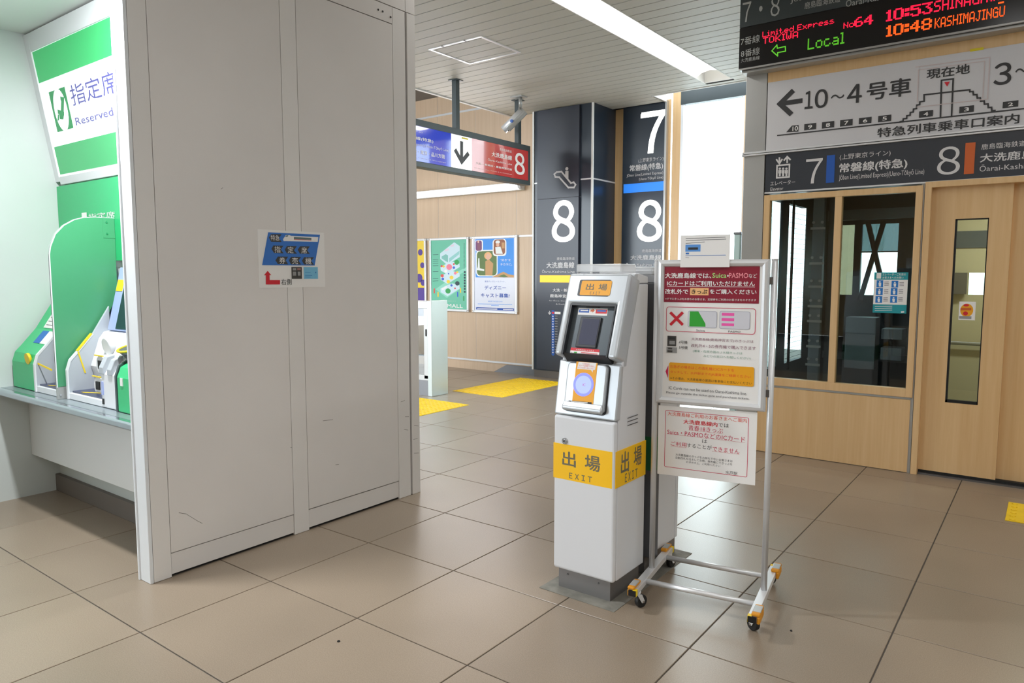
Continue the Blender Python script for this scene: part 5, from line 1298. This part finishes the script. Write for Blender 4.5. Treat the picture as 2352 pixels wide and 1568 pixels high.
# left machine: green sloped console with stickers, then its tray
t, prb = kiosk('green ticket machine against the alcove side wall with a yellow round sticker', -5.17, -4.83, -4.45, 0, -4.45, 1.69)
gc = obj('green_console', MB().yz(prb, -5.17, -4.83), 'kiosk_green', t, .006)
def on_slope(y, f):     # point on the sloped part between (y+.06,.985) and (y+.24,1.237)
    a, b = Vector((0, y + .06, .985)), Vector((0, y + .24, 1.237)); return a + (b - a) * f
def slope_card(name, x0, x1, f0, f1, y, m, parent, h=.002):
    a, b = on_slope(y, f0), on_slope(y, f1); n = Vector((0, -.8, .58)) * h
    pts = [Vector((x0, a.y, a.z)), Vector((x1, a.y, a.z)), Vector((x1, b.y, b.z)), Vector((x0, b.y, b.z))]
    return obj(name, MB().prism([p + n for p in pts], -n), m, parent)
def low_card(name, x0, x1, f0, f1, m, parent, y=1.69):
    a, b = Vector((0, y + .06, .985)), Vector((0, y + .14, 1.078)); n = Vector((0, -.76, .65)) * .003
    p, q = a + (b - a) * f0, a + (b - a) * f1
    return obj(name, MB().prism([Vector((x0, p.y, p.z)) + n, Vector((x1, p.y, p.z)) + n, Vector((x1, q.y, q.z)) + n, Vector((x0, q.y, q.z)) + n], -n), m, parent)
low_card('blue_sticker', -5.02, -4.93, .15, .9, 'inkblue', gc); low_card('white_sticker', -4.925, -4.84, .15, .9, 'paper', gc)
a_, b_ = Vector((0, 1.69 + .14, 1.078)), Vector((0, 1.69 + .24, 1.237)); n_ = Vector((0, -.846, .532)) * .003
p_, q_ = a_ + (b_ - a_) * .05, a_ + (b_ - a_) * .98
obj('price_card', MB().prism([Vector((-5.05, p_.y, p_.z)) + n_, Vector((-4.84, p_.y, p_.z)) + n_, Vector((-4.84, q_.y, q_.z)) + n_, Vector((-5.05, q_.y, q_.z)) + n_], -n_), 'paper', gc)
obj('round_sticker', MB().cyl((-4.915, 1.700, .915), (-4.915, 1.684, .913), .034, 20), 'tape_yellow', gc)
lines = MB()
for k in range(6):
    p_ = a_ + (b_ - a_) * (.15 + k * .14) + n_ * 1.2
    lines.prism([p_ + Vector((-5.03, 0, 0)), p_ + Vector((-4.87, 0, 0)), p_ + Vector((-4.87, .002, .0032)), p_ + Vector((-5.03, .002, .0032))], n_ * .1)
obj('printed_lines', lines, 'textgrey', gc)
def tray(t, x0, x1, y, tape):
    ch = [(y, .722), (y, .885), (y + .018, .94), (y + .06, .985), (y + .14, 1.078), (y + .24, 1.237), (y + .24, .722)]
    ck = obj('cheek', MB().yz(ch, x0, x0 + .016), 'kiosk_grey', t, .003)
    obj('cheek_edge', MB().yz([(y - .004, .722), (y - .004, .886), (y + .014, .943), (y + .056, .989), (y + .136, 1.082), (y + .146, 1.078), (y + .062, .98), (y + .02, .935), (y + .004, .88), (y + .004, .722)], x0 - .002, x0 + .018), 'kiosk_white', ck)
    if tape:
        obj('yellow_tape', MB().yz([(y + .054, .990), (y + .135, 1.084), (y + .140, 1.08), (y + .060, .986)], x0 - .003, x0 + .019).prism([(x0 + .0165, y + .055, .985), (x0 + .0165, y + .063, .985), (x0 + .0165, y + .095, .86), (x0 + .0165, y + .087, .86)], (.002, 0, 0)), 'tape_yellow', ck)
    obj('base_lip', B(x0 + .016, x1, y + .002, y + .02, .722, .758), 'kiosk_white', t, .003)
    fl = obj('tray_floor', B(x0 + .016, x1, y + .02, y + .16, .722, .766), 'kiosk_navy', t)
    obj('floor_mark', MB().prism([(x0 + .10, y + .03, .7665), (x0 + .13, y + .03, .7665), (x0 + .24, y + .08, .7665), (x0 + .21, y + .08, .7665)], (0, 0, .001)), 'tape_yellow', fl)
    bk = obj('coin_console', MB().yz([(y + .16, .722), (y + .15, .80), (y + .12, .90), (y + .15, .99), (y + .17, 1.05), (y + .20, 1.09), (y + .26, 1.10), (y + .29, .722)], x0 + .016, x1), 'kiosk_white', t, .006)
    for i, z in enumerate((.80, .92)):
        c = obj('coin_slot', MB().cyl((x0 + .17 + i * .04, y + .17, z), (x0 + .17 + i * .04, y + .09, z), .055, 20), 'kiosk_white', bk, .008)
        obj('slot_mouth', B(x0 + .155 + i * .04, x0 + .20 + i * .04, y + .084, y + .10, z - .02, z + .025), 'black', c)
        obj('slot_mark', B(x0 + .12 + i * .04, x0 + .22 + i * .04, y + .082, y + .09, z + .05, z + .056), 'tape_yellow', c)
    obj('card_slot', MB().cyl((x0 + .21, y + .20, 1.035), (x0 + .21, y + .125, 1.02), .05, 18), 'kiosk_white', bk, .006)
    for k in range(2):
        obj('label_plate', B(x0 + .10 + k * .14, x0 + .21 + k * .14, y + .195, y + .205, 1.06, 1.08), 'gate_grey', bk)
tray(t, -4.83, -4.45, 1.69, False)
obj('yellow_tape', MB().prism([(-4.829, 1.70, .900), (-4.70, 1.735, .862), (-4.70, 1.735, .852), (-4.829, 1.70, .89)], (0, .003, 0)), 'tape_yellow', t)
def display(t, x0, x1, y):
    s = obj('display', MB().yz([(y + .20, 1.10), (y + .245, 1.10), (y + .31, 1.45), (y + .29, 1.46)], x0, x1), 'kiosk_lilac', t, .004)
    a, b = Vector((0, y + .20, 1.10)), Vector((0, y + .29, 1.46)); n = Vector((0, -.97, .24)) * .003
    p, q = a + (b - a) * .03, a + (b - a) * .9
    obj('screen', MB().prism([Vector((x0 + .10, p.y, p.z)) + n, Vector((x1 - .03, p.y, p.z)) + n, Vector((x1 - .03, q.y, q.z)) + n, Vector((x0 + .10, q.y, q.z)) + n], -n), 'kiosk_screen', s)
    p, q = a + (b - a) * .62, a + (b - a) * .80
    obj('warning_label', MB().prism([Vector((x0 + .012, p.y, p.z)) + n, Vector((x0 + .085, p.y, p.z)) + n, Vector((x0 + .085, q.y, q.z)) + n, Vector((x0 + .012, q.y, q.z)) + n], -n), 'tape_yellow', s)
display(t, -4.82, -4.45, 1.70)
# right machine
t, prb = kiosk('green ticket machine next to the partition with a dark sloped screen and coin bowl', -4.40, -4.39, -3.99, -3.80, -3.40, 1.70)
tray(t, -4.405, -3.99, 1.70, True)
display(t, -4.36, -3.40, 1.71)
obj('cabinet', MB().yz([(1.70, .722), (1.70, .90), (1.74, .96), (1.84, 1.06), (1.93, 1.09), (1.98, 1.09), (1.98, .722)], -3.985, -3.805), 'kiosk_white', t, .008)
hp = obj('ticket_chute', MB().yz([(1.692, .90), (1.692, .935), (1.72, .99), (1.76, 1.0), (1.74, .90)], -3.985, -3.94).yz([(1.692, .90), (1.692, .93), (1.715, .98), (1.76, 1.0), (1.74, .90)], -3.895, -3.85), 'kiosk_grey', t, .004)
obj('slot_lamp', B(-3.98, -3.955, 1.697, 1.702, .79, .86), 'kiosk_lilac', t); obj('slot_mouth', B(-3.975, -3.955, 1.697, 1.702, .74, .77), 'black', t)
bw = obj('coin_bowl', MB().cyl((-3.80, 1.815, .985), (-3.80, 1.80, 1.045), .05, 24, .085), 'gate_grey', t)
obj('bowl_rim', MB().ring((-3.80, 1.80, 1.046), (0, -.24, .97), .086, .006), 'tape_yellow', bw)
obj('green_side', MB().yz([(1.69, .722), (1.69, .90), (1.71, .95), (1.80, 1.0), (1.80, .722)], -3.785, -3.40), 'kiosk_green', t, .008)
obj('side_gasket', MB().yz([(1.688, .722), (1.688, .905), (1.708, .958), (1.80, 1.01), (1.80, .722)], -3.803, -3.787), 'gate_grey', t)
obj('paper_tab', B(-3.74, -3.715, 1.686, 1.690, .86, .90), 'paper', t)
# divider
dv = [(1.655, .79), (1.655, 1.532), (1.663, 1.575), (1.69, 1.642), (1.735, 1.692), (1.79, 1.726), (1.84, 1.742), (1.90, 1.748), (2.01, 1.748), (2.01, 1.30), (1.894, 1.075), (1.804, .979), (1.742, .908), (1.729, .87), (1.729, .79)]
t = thing('divider_screen', 'tall green rounded divider panel standing between the two ticket machines', 'divider', (-4.43, 1.8, .72))
obj('panel', MB().yz(dv, -4.438, -4.428), 'divider_green', t, .002)
ed = MB()
for (y0, z0), (y1, z1) in zip(dv[:8], dv[1:9]): ed.prism([(-4.4385, y0, z0), (-4.4385, y1, z1), (-4.4385, y1 + .006, z1 - .003), (-4.4385, y0 + .006, z0 - .003)], (.011, 0, 0))
obj('pale_edge', ed, 'kiosk_white', t)
obj('foot_plate', B(-4.437, -4.429, 1.655, 1.729, .722, .79), 'steel', t)
bt = MB()
for y, z in ((1.672, .745), (1.715, .76), (1.965, 1.72), (1.965, 1.655)): bt.cyl((-4.428, y, z), (-4.424, y, z), .006, 8)
obj('bolt', bt, 'chrome', t)
obj('corner_plate', B(-4.428, -4.4265, 1.945, 2.01, 1.63, 1.745), 'divider_green', t)
# green upstand behind the machines and the tilted lightbox over it
t = thing('machine_backboard', 'bright green upright board behind the ticket machines under the lit sign', 'board', (-4.3, 2.02, 1.5))
pb = obj('board', B(-5.198, -3.35, 2.012, 2.034, 1.5, 1.982), 'kiosk_green', t)
decal('rback', 'rback', pb, .0005, ('symbol', 'lettering'))
t = thing('reserved_seat_sign', 'tilted backlit green and white sign with a seat symbol above the machines', 'sign', (-4.3, 2.0, 2.02))
RP = Plane('rsv')
fcx = [RP.at(a, b, -.002) for a, b in ((.06, .02), (1.85, .02), (1.85, .775), (.06, .775))]
fc = obj('lit_face', MB().prism(fcx, -RP.n * .02), 'rsv_face', t)
obj('frame', MB().prism([RP.at(a, b, .006) for a, b in ((0, -.01), (.062, -.01), (.062, .88), (0, .88))], -RP.n * .06).prism([RP.at(a, b, .006) for a, b in ((.062, .775), (1.85, .775), (1.85, .88), (.062, .88))], -RP.n * .06).prism([RP.at(a, b, .006) for a, b in ((.062, -.03), (1.85, -.03), (1.85, .02), (.062, .02))], -RP.n * .06), 'kiosk_white', t, .003)
decal('rsv', 'rsv', fc, 0, ('symbol', 'lettering'))
t = thing('alcove_lamp', 'white lamp under the alcove ceiling lighting the tilted sign', 'lamp', (-3.52, 1.28, 2.9))
obj('housing', MB().yz([(1.20, 2.899), (1.22, 2.865), (1.34, 2.865), (1.36, 2.899)], -3.68, -3.37), 'ceil_white', t)
# specks of dirt on the floor
for x, y, r, lb in ((-2.148, 1.736, .007, 'small black speck of dirt on a floor tile before the partition'), (-.766, 2.878, .006, 'small black speck of dirt on the floor beside the stand front caster')):
    tag(obj('dirt_speck', MB().cyl((x, y, .0003), (x + .002, y, .004), r, 7, r * .6), 'gap_black'), lb, 'speck')
